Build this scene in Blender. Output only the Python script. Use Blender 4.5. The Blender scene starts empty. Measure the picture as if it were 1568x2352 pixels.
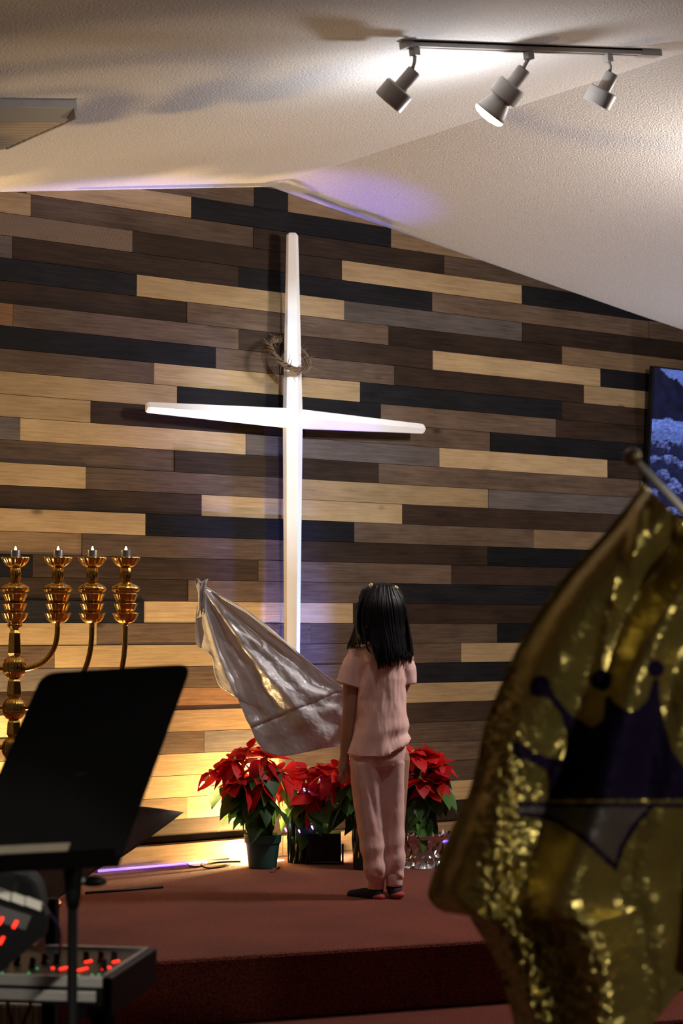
import bpy, bmesh, math, random
from mathutils import Vector, Matrix, Euler, noise
random.seed(7)
scene = bpy.context.scene
COL = scene.collection

# ------------------------------------------------------------------ camera
FPX, CX, CY = 4430.0, 784.0, 1176.0
YAW, PITCH = math.radians(36.5), math.atan(264 / 4430.0)
CAM = Vector((0, 0, 1.497))
STAGE = 0.42                      # height of the stage carpet above the hall floor
WALL_Y = 7.58                     # face of the plank wall
cam_data = bpy.data.cameras.new('camera')
cam = bpy.data.objects.new('camera', cam_data); COL.objects.link(cam)
cam.location = CAM
cam.rotation_euler = (math.radians(90) + PITCH, 0, -YAW)
cam_data.sensor_fit = 'VERTICAL'; cam_data.sensor_height = 36.0
cam_data.lens = FPX * 36.0 / 2352.0
cam_data.clip_start = 0.05; cam_data.clip_end = 100
cam_data.dof.use_dof = True; cam_data.dof.focus_distance = 8.1; cam_data.dof.aperture_fstop = 4.5
scene.camera = cam

# ------------------------------------------------------------------ world, exposure, unseen lights
world = bpy.data.worlds.new('world'); scene.world = world; world.use_nodes = True
world.node_tree.nodes['Background'].inputs[0].default_value = (0.006, 0.0055, 0.007, 1)
world.node_tree.nodes['Background'].inputs[1].default_value = 1.0
vs = scene.view_settings
vs.view_transform = 'Standard'; vs.look = 'None'; vs.exposure = 1.15; vs.gamma = 1.0
vs.use_curve_mapping = False

def light(name, kind, loc, power, color, aim=None, size=0.1, spot=None, blend=0.5, size_y=None):
    d = bpy.data.lights.new(name, kind); d.energy = power; d.color = color
    if kind == 'AREA':
        d.size = size
        if size_y: d.shape = 'RECTANGLE'; d.size_y = size_y
    else:
        d.shadow_soft_size = size
    if kind == 'SPOT':
        d.spot_size = math.radians(spot); d.spot_blend = blend
    o = bpy.data.objects.new(name, d); COL.objects.link(o); o.location = loc
    if aim is not None:
        o.rotation_euler = (Vector(aim) - Vector(loc)).to_track_quat('-Z', 'Y').to_euler()
    return o
# unseen lights added for the gold flag, the keyboards and the dim hall
light('flag_fill_right', 'SPOT', (5.4, 0.6, 2.9), 60, (1.0, 0.93, 0.80), (2.10, 2.15, 1.15), 0.05, 20, 0.5)  # added spot, coned to brighten the gold flag from the right
light('flag_fill_rear', 'SPOT', (2.5, -2.5, 2.8), 185, (1.0, 0.95, 0.80), (2.08, 2.15, 1.05), 0.06, 17, 0.5)  # added behind the camera so the crumpled gold cloth sparkles
light('keyboard_fill', 'SPOT', (0.45, 2.2, 1.66), 18, (1.0, 0.93, 0.80), (1.68, 3.42, 0.78), 0.04, 30, 0.5)  # added spot without a fixture, lifts the keys and silver rails
light('hall_fill_rear', 'AREA', (0.6, -2.0, 2.6), 1.2, (1.0, 0.92, 0.84), (2.5, 4.0, 0.6), 1.0, size_y=1.0)  # added dim fill for the hall side
# second ceiling track, right of the frame, washing the stage
light('stage_wash', 'AREA', (6.3, 4.9, 3.2), 30, (1.0, 0.90, 0.82), (4.9, 7.2, 0.9), 0.35, size_y=0.35)
# unseen spots added beside the plank wall to brighten the ceiling
light('ceiling_fill_right', 'SPOT', (8.3, 6.7, 0.75), 55, (0.94, 0.92, 1.0), (7.2, 6.5, 3.5), 0.10, 95, 0.9)
light('ceiling_fill_left', 'SPOT', (2.5, 7.1, 0.75), 13, (1.0, 0.90, 0.84), (3.3, 7.0, 3.4), 0.10, 95, 0.9)

# ------------------------------------------------------------------ picture <-> place
_s, _c = math.sin(YAW), math.cos(YAW)
FH = Vector((_s, _c, 0)); RT = Vector((_c, -_s, 0)); UZ = Vector((0, 0, 1))
FW = FH * math.cos(PITCH) + UZ * math.sin(PITCH); UP = UZ * math.cos(PITCH) - FH * math.sin(PITCH)
def ray(px, py): return FW + RT * ((px - CX) / FPX) + UP * ((CY - py) / FPX)
def at_y(px, py, y=WALL_Y):
    r = ray(px, py); return CAM + r * (y / r.y)
def at_z(px, py, z=STAGE):
    r = ray(px, py); return CAM + r * ((z - CAM.z) / r.z)
def at_d(px, py, d): return CAM + ray(px, py) * d
def proj(p):
    v = p - CAM; d = v.dot(FW); return CX + FPX * v.dot(RT) / d, CY - FPX * v.dot(UP) / d

# ------------------------------------------------------------------ object helpers
def tag(o, label=None, cat=None, group=None, kind=None):
    if label: o['label'] = label
    if cat: o['category'] = cat
    if group: o['group'] = group
    if kind: o['kind'] = kind
    return o
def empty(name, loc, label, cat, group=None):
    o = bpy.data.objects.new(name, None); COL.objects.link(o); o.location = loc
    o.empty_display_size = 0.05
    return tag(o, label, cat, group)
def obj(name, me, parent=None, loc=None):
    o = bpy.data.objects.new(name, me); COL.objects.link(o)
    if parent is not None: o.parent = parent
    if loc is not None: o.location = loc
    return o
def copy_tree(o, parent=None):
    c = o.copy(); COL.objects.link(c); c.parent = parent
    for ch in [x for x in bpy.data.objects if x.parent == o]: copy_tree(ch, c)
    return c

def frame_of(t):
    t = t.normalized(); a = UZ if abs(t.z) < 0.9 else Vector((1, 0, 0))
    u = t.cross(a).normalized(); return u, t.cross(u).normalized()

class MB:
    def __init__(s): s.v = []; s.f = []; s.m = []; s.mi = 0
    def face(s, *i): s.f.append(tuple(i)); s.m.append(s.mi)
    def quad(s, a, b, c, d):
        n = len(s.v); s.v += [Vector(a), Vector(b), Vector(c), Vector(d)]; s.face(n, n+1, n+2, n+3)
    def hexa(s, p):                                    # 8 corners: bottom loop, top loop
        n = len(s.v); s.v += [Vector(q) for q in p]
        for q in ((3,2,1,0),(4,5,6,7),(0,1,5,4),(1,2,6,5),(2,3,7,6),(3,0,4,7)): s.face(*[n+i for i in q])
    def box(s, lo, hi):
        x0,y0,z0 = lo; x1,y1,z1 = hi
        s.hexa([(x0,y0,z0),(x1,y0,z0),(x1,y1,z0),(x0,y1,z0),(x0,y0,z1),(x1,y0,z1),(x1,y1,z1),(x0,y1,z1)])
    def obox(s, c, ax, ay, az):                        # centre and three half axes
        c = Vector(c)
        s.hexa([c-ax-ay-az, c+ax-ay-az, c+ax+ay-az, c-ax+ay-az, c-ax-ay+az, c+ax-ay+az, c+ax+ay+az, c-ax+ay+az])
    def prism(s, poly, ext):                           # planar polygon extruded by a vector
        n = len(s.v); k = len(poly); ext = Vector(ext)
        s.v += [Vector(p) for p in poly] + [Vector(p) + ext for p in poly]
        s.face(*[n+i for i in range(k)][::-1]); s.face(*[n+k+i for i in range(k)])
        for i in range(k): j = (i+1) % k; s.face(n+i, n+j, n+k+j, n+k+i)
    def loft(s, rings, cap=True, closed=True):
        n = len(s.v); k = len(rings[0])
        for r in rings: s.v += [Vector(p) for p in r]
        for a in range(len(rings)-1):
            for i in range(k if closed else k-1):
                j = (i+1) % k; s.face(n+a*k+i, n+a*k+j, n+(a+1)*k+j, n+(a+1)*k+i)
        if cap:
            s.face(*[n+i for i in range(k)][::-1]); b = n+(len(rings)-1)*k; s.face(*[b+i for i in range(k)])
    def tube(s, path, rad, seg=8, cap=True):
        path = [Vector(p) for p in path]
        if not hasattr(rad, '__len__'): rad = [rad]*len(path)
        rings = []; u = None
        for i, p in enumerate(path):
            t = (path[min(i+1, len(path)-1)] - path[max(i-1, 0)])
            if t.length < 1e-9: t = UZ.copy()
            t.normalize()
            if u is None: u, w = frame_of(t)
            else:
                u = (u - t*u.dot(t))
                u = u.normalized() if u.length > 1e-6 else frame_of(t)[0]
                w = t.cross(u)
            rings.append([p + (u*math.cos(2*math.pi*k/seg) + w*math.sin(2*math.pi*k/seg))*rad[i] for k in range(seg)])
        s.loft(rings, cap)
    def lathe(s, base, prof, seg=24, axis=None, lobes=0, amp=0.0):   # prof: (radius, height)
        base = Vector(base); az = (axis or UZ).normalized()
        if axis is None: ux, uy = Vector((1,0,0)), Vector((0,1,0))
        else: ux, uy = frame_of(az)
        rings = []
        for r, h in prof:
            rr = []
            for k in range(seg):
                a = 2*math.pi*k/seg
                q = r*(1 + amp*math.cos(lobes*a)) if lobes else r
                rr.append(base + az*h + (ux*math.cos(a) + uy*math.sin(a))*max(q, 1e-4))
            rings.append(rr)
        s.loft(rings)
    def ball(s, c, r, seg=12, rings=8, sc=(1,1,1), axes=None):
        c = Vector(c); X, Y, Z = axes or (Vector((1,0,0)), Vector((0,1,0)), UZ)
        rr = []
        for i in range(1, rings):
            a = math.pi*i/rings; h = -math.cos(a); q = math.sin(a)
            rr.append([c + X*(r*sc[0]*q*math.cos(2*math.pi*k/seg)) + Y*(r*sc[1]*q*math.sin(2*math.pi*k/seg)) + Z*(r*sc[2]*h) for k in range(seg)])
        n = len(s.v); s.loft(rr, cap=False); m = len(s.v)
        s.v += [c - Z*(r*sc[2]), c + Z*(r*sc[2])]
        for k in range(seg):
            s.face(n+(k+1) % seg, n+k, m); b = n+(rings-2)*seg; s.face(b+k, b+(k+1) % seg, m+1)
    def mesh(s, name, mats, origin=(0,0,0), smooth=False):
        me = bpy.data.meshes.new(name); o = Vector(origin)
        me.from_pydata([tuple(p - o) for p in s.v], [], s.f)
        for m in (mats if isinstance(mats, (list, tuple)) else [mats]): me.materials.append(m)
        for i, p in enumerate(me.polygons):
            p.material_index = s.m[i]
            if smooth: p.use_smooth = True
        bm = bmesh.new(); bm.from_mesh(me); bmesh.ops.recalc_face_normals(bm, faces=bm.faces); bm.to_mesh(me); bm.free()
        return me
    def build(s, name, mats, parent=None, smooth=False, origin=None, bevel=0.0, autosmooth=None):
        """links one mesh object; geometry is given in world space"""
        if parent is None:
            og = Vector(origin) if origin is not None else Vector((0,0,0)); loc = og
        else:
            pw = world_loc(parent); og = Vector(origin) if origin is not None else pw; loc = og - pw
        o = obj(name, s.mesh(name, mats, og, smooth), parent, loc)
        if autosmooth is not None:
            for p in o.data.polygons: p.use_smooth = True
            m = o.modifiers.new('edges', 'EDGE_SPLIT'); m.split_angle = math.radians(autosmooth)
        if bevel:
            m = o.modifiers.new('bevel', 'BEVEL'); m.width = bevel; m.segments = 2; m.limit_method = 'ANGLE'
        return o
def world_loc(o):
    v = Vector((0,0,0))
    while o is not None: v = v + o.location; o = o.parent
    return v

# ------------------------------------------------------------------ materials
def new_mat(name):
    m = bpy.data.materials.new(name); m.use_nodes = True
    return m, m.node_tree, m.node_tree.nodes['Principled BSDF']
def mat(name, col, rough=0.6, metal=0.0, noise_amt=0.12, scale=20.0, bump=0.0, emit=None, strength=0.0, spec=0.5, bump_scale=None, coat=0.0, sheen=0.0):
    """plain surface with a little procedural variation in tone and relief"""
    m, nt, b = new_mat(name); n, l = nt.nodes, nt.links
    b.inputs['Roughness'].default_value = rough; b.inputs['Metallic'].default_value = metal
    b.inputs['Specular IOR Level'].default_value = spec; b.inputs['Coat Weight'].default_value = coat
    b.inputs['Sheen Weight'].default_value = sheen
    tc = n.new('ShaderNodeTexCoord'); nz = n.new('ShaderNodeTexNoise'); nz.inputs['Scale'].default_value = scale; nz.inputs['Detail'].default_value = 5
    l.new(tc.outputs['Object'], nz.inputs['Vector'])
    rp = n.new('ShaderNodeValToRGB'); e = rp.color_ramp.elements
    e[0].position, e[1].position = 0.3, 0.7
    e[0].color = tuple(max(c*(1-noise_amt), 0) for c in col) + (1,); e[1].color = tuple(min(c*(1+noise_amt), 1) for c in col) + (1,)
    l.new(nz.outputs['Fac'], rp.inputs['Fac']); l.new(rp.outputs['Color'], b.inputs['Base Color'])
    if bump:
        bz = nz
        if bump_scale:
            bz = n.new('ShaderNodeTexNoise'); bz.inputs['Scale'].default_value = bump_scale; bz.inputs['Detail'].default_value = 3
            l.new(tc.outputs['Object'], bz.inputs['Vector'])
        bp = n.new('ShaderNodeBump'); bp.inputs['Strength'].default_value = 1.0; bp.inputs['Distance'].default_value = bump
        l.new(bz.outputs['Fac'], bp.inputs['Height']); l.new(bp.outputs['Normal'], b.inputs['Normal'])
    if emit:
        b.inputs['Emission Color'].default_value = tuple(emit) + (1,); b.inputs['Emission Strength'].default_value = strength
    return m

def wood(name, a, c, knots=0.0, saw=0.0, rough=0.62):
    """weathered board: long grain, blotches, knots; each board gets its own tone through Object Info"""
    m, nt, b = new_mat(name); n, l = nt.nodes, nt.links
    tc = n.new('ShaderNodeTexCoord'); oi = n.new('ShaderNodeObjectInfo')
    off = n.new('ShaderNodeVectorMath'); off.operation = 'MULTIPLY_ADD'
    cmb = n.new('ShaderNodeCombineXYZ')
    for k in range(3): l.new(oi.outputs['Random'], cmb.inputs[k])
    l.new(cmb.outputs[0], off.inputs[0]); off.inputs[1].default_value = (37, 11, 53); l.new(tc.outputs['Object'], off.inputs[2])
    def stretched(sc, scale, detail, rgh=0.6):
        mp = n.new('ShaderNodeVectorMath'); mp.operation = 'MULTIPLY'; mp.inputs[1].default_value = sc
        l.new(off.outputs[0], mp.inputs[0])
        z = n.new('ShaderNodeTexNoise'); z.inputs['Scale'].default_value = scale; z.inputs['Detail'].default_value = detail; z.inputs['Roughness'].default_value = rgh
        l.new(mp.outputs[0], z.inputs['Vector']); return z
    grain = stretched((1.2, 1, 22), 5.0, 8); blot = stretched((1, 1, 2.2), 3.2, 4)
    mix = n.new('ShaderNodeMath'); mix.operation = 'MULTIPLY_ADD'; mix.inputs[1].default_value = 0.55
    hb = n.new('ShaderNodeMath'); hb.operation = 'MULTIPLY'; hb.inputs[1].default_value = 0.45
    l.new(blot.outputs['Fac'], hb.inputs[0]); l.new(grain.outputs['Fac'], mix.inputs[0]); l.new(hb.outputs[0], mix.inputs[2])
    fac = mix.outputs[0]
    if saw:
        mp = n.new('ShaderNodeMapping'); mp.inputs['Rotation'].default_value = (0, math.radians(25), 0); l.new(off.outputs[0], mp.inputs[0])
        wv = n.new('ShaderNodeTexWave'); wv.inputs['Scale'].default_value = 22; wv.inputs['Distortion'].default_value = 3; wv.inputs['Detail'].default_value = 2
        l.new(mp.outputs[0], wv.inputs['Vector'])
        sm = n.new('ShaderNodeMath'); sm.operation = 'MULTIPLY_ADD'; sm.inputs[1].default_value = saw; l.new(wv.outputs['Fac'], sm.inputs[0]); l.new(fac, sm.inputs[2]); fac = sm.outputs[0]
    rp = n.new('ShaderNodeValToRGB'); e = rp.color_ramp.elements
    e[0].position, e[1].position = 0.34, 0.66; e[0].color = tuple(a) + (1,); e[1].color = tuple(c) + (1,)
    l.new(fac, rp.inputs['Fac']); col = rp.outputs['Color']
    hs = n.new('ShaderNodeHueSaturation'); mr = n.new('ShaderNodeMapRange')
    mr.inputs['To Min'].default_value = 0.80; mr.inputs['To Max'].default_value = 1.2
    l.new(oi.outputs['Random'], mr.inputs['Value']); l.new(mr.outputs[0], hs.inputs['Value']); l.new(col, hs.inputs['Color']); col = hs.outputs['Color']
    if knots:
        mp = n.new('ShaderNodeVectorMath'); mp.operation = 'MULTIPLY'; mp.inputs[1].default_value = (2.3, 1, 4.2); l.new(off.outputs[0], mp.inputs[0])
        vo = n.new('ShaderNodeTexVoronoi'); vo.inputs['Scale'].default_value = 1.0; l.new(mp.outputs[0], vo.inputs['Vector'])
        kr = n.new('ShaderNodeValToRGB'); k = kr.color_ramp.elements
        k[0].position, k[1].position = 0.03, 0.10; k[0].color = (1,1,1,1); k[1].color = (0,0,0,1)
        l.new(vo.outputs['Distance'], kr.inputs['Fac'])
        mx = n.new('ShaderNodeMix'); mx.data_type = 'RGBA'; mx.inputs[7].default_value = (0.03, 0.018, 0.01, 1)
        ml = n.new('ShaderNodeMath'); ml.operation = 'MULTIPLY'; ml.inputs[1].default_value = knots
        l.new(kr.outputs['Color'], ml.inputs[0]); l.new(ml.outputs[0], mx.inputs[0]); l.new(col, mx.inputs[6]); col = mx.outputs[2]
    l.new(col, b.inputs['Base Color']); b.inputs['Roughness'].default_value = rough; b.inputs['Specular IOR Level'].default_value = 0.06
    bp = n.new('ShaderNodeBump'); bp.inputs['Strength'].default_value = 0.6; bp.inputs['Distance'].default_value = 0.0025
    l.new(fac, bp.inputs['Height']); l.new(bp.outputs['Normal'], b.inputs['Normal'])
    return m
WOOD = {
    'L': wood('pale_pine', (0.235, 0.158, 0.082), (0.40, 0.285, 0.155), knots=0.9),
    'T': wood('tan_board', (0.135, 0.085, 0.046), (0.25, 0.168, 0.098), knots=0.8),
    'M': wood('brown_board', (0.052, 0.033, 0.022), (0.125, 0.086, 0.060), knots=0.9),
    'S': wood('saw_marked_board', (0.075, 0.052, 0.037), (0.16, 0.115, 0.082), saw=0.35),
    'D': wood('dark_brown_board', (0.017, 0.0105, 0.007), (0.046, 0.029, 0.020), knots=0.8),
    'B': wood('charcoal_board', (0.005, 0.0048, 0.0055), (0.016, 0.015, 0.017)),
    'G': wood('grey_board', (0.060, 0.048, 0.043), (0.130, 0.108, 0.096), knots=0.5),
    'R': wood('rust_board', (0.11, 0.055, 0.028), (0.22, 0.12, 0.062), knots=0.6),
}

def carpet_mat():
    m, nt, b = new_mat('red_carpet'); n, l = nt.nodes, nt.links
    tc = n.new('ShaderNodeTexCoord')
    z = n.new('ShaderNodeTexNoise'); z.inputs['Scale'].default_value = 150; z.inputs['Detail'].default_value = 4; l.new(tc.outputs['Object'], z.inputs['Vector'])
    big = n.new('ShaderNodeTexNoise'); big.inputs['Scale'].default_value = 3.0; big.inputs['Detail'].default_value = 3; l.new(tc.outputs['Object'], big.inputs['Vector'])
    ad = n.new('ShaderNodeMath'); ad.operation = 'MULTIPLY_ADD'; ad.inputs[1].default_value = 0.25; l.new(big.outputs['Fac'], ad.inputs[0]); l.new(z.outputs['Fac'], ad.inputs[2])
    rp = n.new('ShaderNodeValToRGB'); e = rp.color_ramp.elements; e[0].position, e[1].position = 0.42, 0.82
    e[0].color = (0.040, 0.007, 0.005, 1); e[1].color = (0.25, 0.052, 0.028, 1)
    l.new(ad.outputs[0], rp.inputs['Fac']); l.new(rp.outputs['Color'], b.inputs['Base Color'])
    b.inputs['Roughness'].default_value = 0.95; b.inputs['Specular IOR Level'].default_value = 0.1; b.inputs['Sheen Weight'].default_value = 0.15
    bp = n.new('ShaderNodeBump'); bp.inputs['Distance'].default_value = 0.006; l.new(z.outputs['Fac'], bp.inputs['Height']); l.new(bp.outputs['Normal'], b.inputs['Normal'])
    return m
def ceiling_mat():
    m, nt, b = new_mat('stippled_ceiling_paint'); n, l = nt.nodes, nt.links
    tc = n.new('ShaderNodeTexCoord')
    z = n.new('ShaderNodeTexNoise'); z.inputs['Scale'].default_value = 120; z.inputs['Detail'].default_value = 3; z.inputs['Roughness'].default_value = 0.55; l.new(tc.outputs['Object'], z.inputs['Vector'])
    rp = n.new('ShaderNodeValToRGB'); e = rp.color_ramp.elements; e[0].position, e[1].position = 0.35, 0.6
    e[0].color = (0.60, 0.575, 0.56, 1); e[1].color = (0.70, 0.68, 0.665, 1)
    l.new(z.outputs['Fac'], rp.inputs['Fac']); l.new(rp.outputs['Color'], b.inputs['Base Color'])
    b.inputs['Roughness'].default_value = 0.9; b.inputs['Specular IOR Level'].default_value = 0.15
    bp = n.new('ShaderNodeBump'); bp.inputs['Strength'].default_value = 0.9; bp.inputs['Distance'].default_value = 0.007
    l.new(z.outputs['Fac'], bp.inputs['Height']); l.new(bp.outputs['Normal'], b.inputs['Normal'])
    return m
CARPET = carpet_mat(); CEIL = ceiling_mat()
PLASTER = mat('hall_wall_paint', (0.33, 0.29, 0.26), 0.85, bump=0.002, scale=30)
BACKING = mat('wall_backing', (0.02, 0.015, 0.012), 0.9)
WHITE = mat('white_painted_wood', (0.80, 0.79, 0.78), 0.45, noise_amt=0.03, scale=8)
BLACK = mat('black_matt_metal', (0.004, 0.004, 0.0045), 0.6, spec=0.15)
BLACKPL = mat('black_plastic', (0.006, 0.006, 0.007), 0.45, spec=0.25)
RUBBER = mat('black_cable', (0.01, 0.01, 0.01), 0.5)
GREYMET = mat('grey_enamel', (0.42, 0.40, 0.38), 0.4, noise_amt=0.06)

# ================================================================== THE SETTING
RIDGE_X, RIDGE_Z, SLOPE = 5.181, 3.612, 0.1535
X0, X1, YR = -1.6, 11.6, -6.0          # side walls and rear wall
def ceil_z(x): return RIDGE_Z - SLOPE*abs(x - RIDGE_X)
def on_ceiling(px, py, off=0.0):        # a point of the left slope
    r = ray(px, py); t = (RIDGE_Z - off - SLOPE*RIDGE_X - CAM.z)/(r.z - SLOPE*r.x); return CAM + r*t
for nm, xa, xb in (('ceiling', X0, RIDGE_X), ('ceiling', RIDGE_X, X1)):
    b = MB(); za, zb = ceil_z(xa), ceil_z(xb)
    b.hexa([(xa,YR,za),(xb,YR,zb),(xb,WALL_Y+0.2,zb),(xa,WALL_Y+0.2,za),(xa,YR,za+0.15),(xb,YR,zb+0.15),(xb,WALL_Y+0.2,zb+0.15),(xa,WALL_Y+0.2,za+0.15)])
    tag(b.build(nm, CEIL), 'left slope of the stippled white ceiling' if xa < 0 else 'right slope of the stippled white ceiling', 'ceiling', kind='structure')
b = MB(); b.box((X0-0.15, YR-0.15, -0.12), (X1+0.15, WALL_Y+0.2, 0)); tag(b.build('floor', CARPET), 'dark red carpet of the hall floor', 'floor', kind='structure')
for nm, xa, xb in (('wall_left', X0-0.15, X0), ('wall_right', X1, X1+0.15)):
    b = MB(); b.box((xa, YR, 0), (xb, WALL_Y+0.2, ceil_z(X0 if xa < 0 else X1))); tag(b.build(nm, PLASTER), 'plain painted side wall of the hall', 'wall', kind='structure')
b = MB(); b.box((X0, YR-0.15, 0), (X1, YR, ceil_z(X0))); tag(b.build('wall_rear', PLASTER), 'plain painted rear wall of the hall', 'wall', kind='structure')

# stage: upper platform and the step in front of it, front edges run at an angle to the wall
E0, ED = Vector((3.251, 5.430, 0)), Vector((0.963, -0.270, 0)).normalized()
EN = Vector((-ED.y, ED.x, 0))          # towards the wall
def edge_at(x, back): t = (x - E0.x)/ED.x; p = E0 + ED*t; return p.y + back/abs(ED.x)
def slab(name, z0, z1, back, label):
    xa, xb = X0, 9.4
    poly = [(xa, edge_at(xa, back), z0), (xb, edge_at(xb, back), z0), (xb, WALL_Y+0.05, z0), (xa, WALL_Y+0.05, z0)]
    b = MB(); b.prism(poly, (0,0,z1-z0)); o = b.build(name, CARPET, bevel=0.012); return tag(o, label, 'stage', kind='structure')
slab('stage_platform', 0.20, STAGE, 0.0, 'dark red carpeted stage platform below the plank wall')
slab('stage_step', 0.0, 0.20, -0.45, 'lower carpeted step along the front of the stage')

# plank wall -------------------------------------------------------------------
zA, zB = at_y(1020, 674.8).z, at_y(1020, 1477).z
PW = (zA - zB)/18.0
def row_bottom(k): return zA - PW*(k - 1)
wb = MB(); zt = RIDGE_Z
wb.prism([(X0, WALL_Y+0.024, 0), (X1, WALL_Y+0.024, 0), (X1, WALL_Y+0.024, ceil_z(X1)), (RIDGE_X, WALL_Y+0.024, RIDGE_Z), (X0, WALL_Y+0.024, ceil_z(X0))], (0, 0.15, 0))
wall_back = tag(wb.build('wall_back', BACKING), 'gabled stage wall clad in mixed pale, brown and charcoal planks', 'wall', kind='structure')
# joints by row: (picture x where a board starts, tone)
ROWS = {
 -3: [(300,'M')],
 -2: [(60,'L'),(330,'M'),(583,'B'),(661,'T')],
 -1: [(-160,'M'),(60,'L'),(438,'B'),(897,'T')],
  0: [(-380,'D'),(-200,'L'),(70,'M'),(582,'D'),(1020,'M')],
  1: [(-350,'S'),(304,'D'),(784,'L'),(1197,'B')],
  2: [(-380,'G'),(29,'D'),(547,'B'),(992,'M')],
  3: [(-300,'B'),(313,'L'),(789,'G'),(1199,'D')],
  4: [(-400,'D'),(-120,'D'),(429,'M'),(891,'D'),(1290,'T')],
  5: [(-400,'R'),(29,'M'),(547,'D'),(993,'L'),(1379,'B'),(1790,'M')],
  6: [(-360,'B'),(495,'M'),(905,'D'),(1340,'L'),(1700,'D')],
  7: [(-250,'M'),(354,'L'),(827,'B'),(1290,'D')],
  8: [(-420,'L'),(407,'B'),(874,'M'),(1276,'D'),(1680,'L')],
  9: [(-240,'L'),(208,'D'),(700,'M'),(1126,'B'),(1600,'M')],
 10: [(-400,'G'),(46,'L'),(564,'G'),(1008,'L'),(1394,'D')],
 11: [(-300,'M'),(400,'D'),(869,'M'),(1480,'D')],
 12: [(-420,'L'),(196,'M'),(690,'L'),(1121,'G'),(1560,'B')],
 13: [(-120,'D'),(463,'L'),(924,'D'),(1500,'M')],
 14: [(-300,'L'),(333,'B'),(812,'M'),(1225,'T'),(1640,'D')],
 15: [(-260,'T'),(188,'M'),(690,'D'),(1118,'B'),(1500,'M')],
 16: [(-380,'B'),(74,'D'),(592,'M'),(1035,'D'),(1500,'L')],
 17: [(-140,'D'),(432,'M'),(866,'B'),(1420,'D')],
 18: [(-260,'B'),(330,'L'),(811,'D'),(1380,'M')],
 19: [(-300,'L'),(222,'M'),(714,'M'),(1142,'B'),(1560,'L')],
 20: [(-360,'M'),(125,'L'),(560,'M'),(1059,'L'),(1480,'D')],
 21: [(-240,'G'),(230,'M'),(690,'M'),(880,'B'),(1360,'M')],
 22: [(-300,'D'),(200,'R'),(680,'L'),(1260,'D')],
 23: [(-260,'L'),(150,'T'),(690,'D'),(1180,'M')],
 24: [(-400,'M'),(468,'G'),(900,'M'),(1420,'L')],
 25: [(-240,'L'),(640,'M'),(1240,'D')],
 26: [(-380,'M'),(690,'M'),(1300,'B')],
 27: [(-200,'T'),(429,'L'),(900,'L'),(1400,'M')],
 28: [(-340,'S'),(720,'D'),(1300,'M')],
}
def clip(poly, a, bq, c):               # keep a*x + b*z <= c
    out = []
    for i in range(len(poly)):
        p, q = poly[i], poly[(i+1) % len(poly)]
        dp, dq = a*p[0] + bq*p[1] - c, a*q[0] + bq*q[1] - c
        if dp <= 0: out.append(p)
        if (dp < 0 < dq) or (dq < 0 < dp):
            t = dp/(dp - dq); out.append((p[0] + (q[0]-p[0])*t, p[1] + (q[1]-p[1])*t))
    return out
rnd = random.Random(3)
for k, row in ROWS.items():
    z0, z1 = row_bottom(k) + 0.0011, row_bottom(k-1) - 0.0011
    zc = (z0+z1)/2
    ymid = proj(Vector((5.6, WALL_Y, zc)))[1]
    xs = [at_y(px, proj(Vector((at_y(px, ymid).x, WALL_Y, zc)))[1]).x for px, _ in row] + [9.3]
    for i, (_, tone) in enumerate(row):
        xa, xb = xs[i] + 0.0009, xs[i+1] - 0.0009
        # a board longer than 2.2 m is two boards
        n = 2 if xb - xa > 2.2 else 1
        for j in range(n):
            a0, a1 = xa + (xb-xa)*j/n + (0.0009 if j else 0), xa + (xb-xa)*(j+1)/n - (0.0009 if j < n-1 else 0)
            poly = [(a0,z0),(a1,z0),(a1,z1),(a0,z1)]
            poly = clip(poly, SLOPE, 1, RIDGE_Z - 0.001 + SLOPE*RIDGE_X); poly = clip(poly, -SLOPE, 1, RIDGE_Z - 0.001 - SLOPE*RIDGE_X) if len(poly) > 2 else []
            if len(poly) < 3: continue
            f = WALL_Y - 0.0015 + rnd.uniform(-0.003, 0.0035)
            pb = MB(); pb.prism([(x, f, z) for x, z in poly], (0, WALL_Y+0.023-f, 0))
            t = tone if j == 0 else rnd.choice('MDLG')
            pb.build('plank', WOOD[t], wall_back, origin=((a0+a1)/2, WALL_Y, zc))
# ledge-like base board along the wall
bb = MB(); ztop = 0.516
for i, (xa, xb) in enumerate(((-1.5, 2.6), (2.602, 5.22), (5.222, 9.3))):
    q = MB(); q.box((xa, WALL_Y-0.062, STAGE+0.001), (xb, WALL_Y-0.005, ztop))
    tag(q.build('baseboard_back', WOOD['T'], origin=((xa+xb)/2, WALL_Y, 0.47), bevel=0.002), ('pine base board behind the menorah', 'pine base board lit by the warm floodlight', 'pine base board right of the cross')[i], 'baseboard', kind='structure')

# ================================================================== CEILING FITTINGS
# fluorescent fitting, switched off, on the left slope
A, B_ = on_ceiling(176, 228), on_ceiling(66, 300)
LENS = mat('ribbed_diffuser', (0.50, 0.42, 0.30), 0.35, noise_amt=0.05, scale=6)
sd = Vector((1, 0, SLOPE)).normalized(); nd = Vector((SLOPE, 0, -1)).normalized()
fx0 = Vector((A.x, A.y, ceil_z(A.x))); depth_y = B_.y - A.y + 0.02
fl = empty('fluorescent_light', fx0 - sd*0.6, 'long unlit fluorescent ceiling light with a ribbed diffuser', 'ceiling light')
def fbox(s0, s1, y0, y1, n0, n1, shrink=0.0):
    p = []
    for nn, sh in ((n0, 0), (n1, shrink)):
        for s_, y_ in ((s0+sh, y0+sh), (s1-sh, y0+sh), (s1-sh, y1-sh), (s0+sh, y1-sh)): p.append(fx0 + sd*s_ + Vector((0, y_, 0)) + nd*nn)
    return p
q = MB(); q.hexa(fbox(-1.25, 0, 0, depth_y, 0.001, 0.030)); q.build('housing', GREYMET, fl, bevel=0.002)
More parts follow.
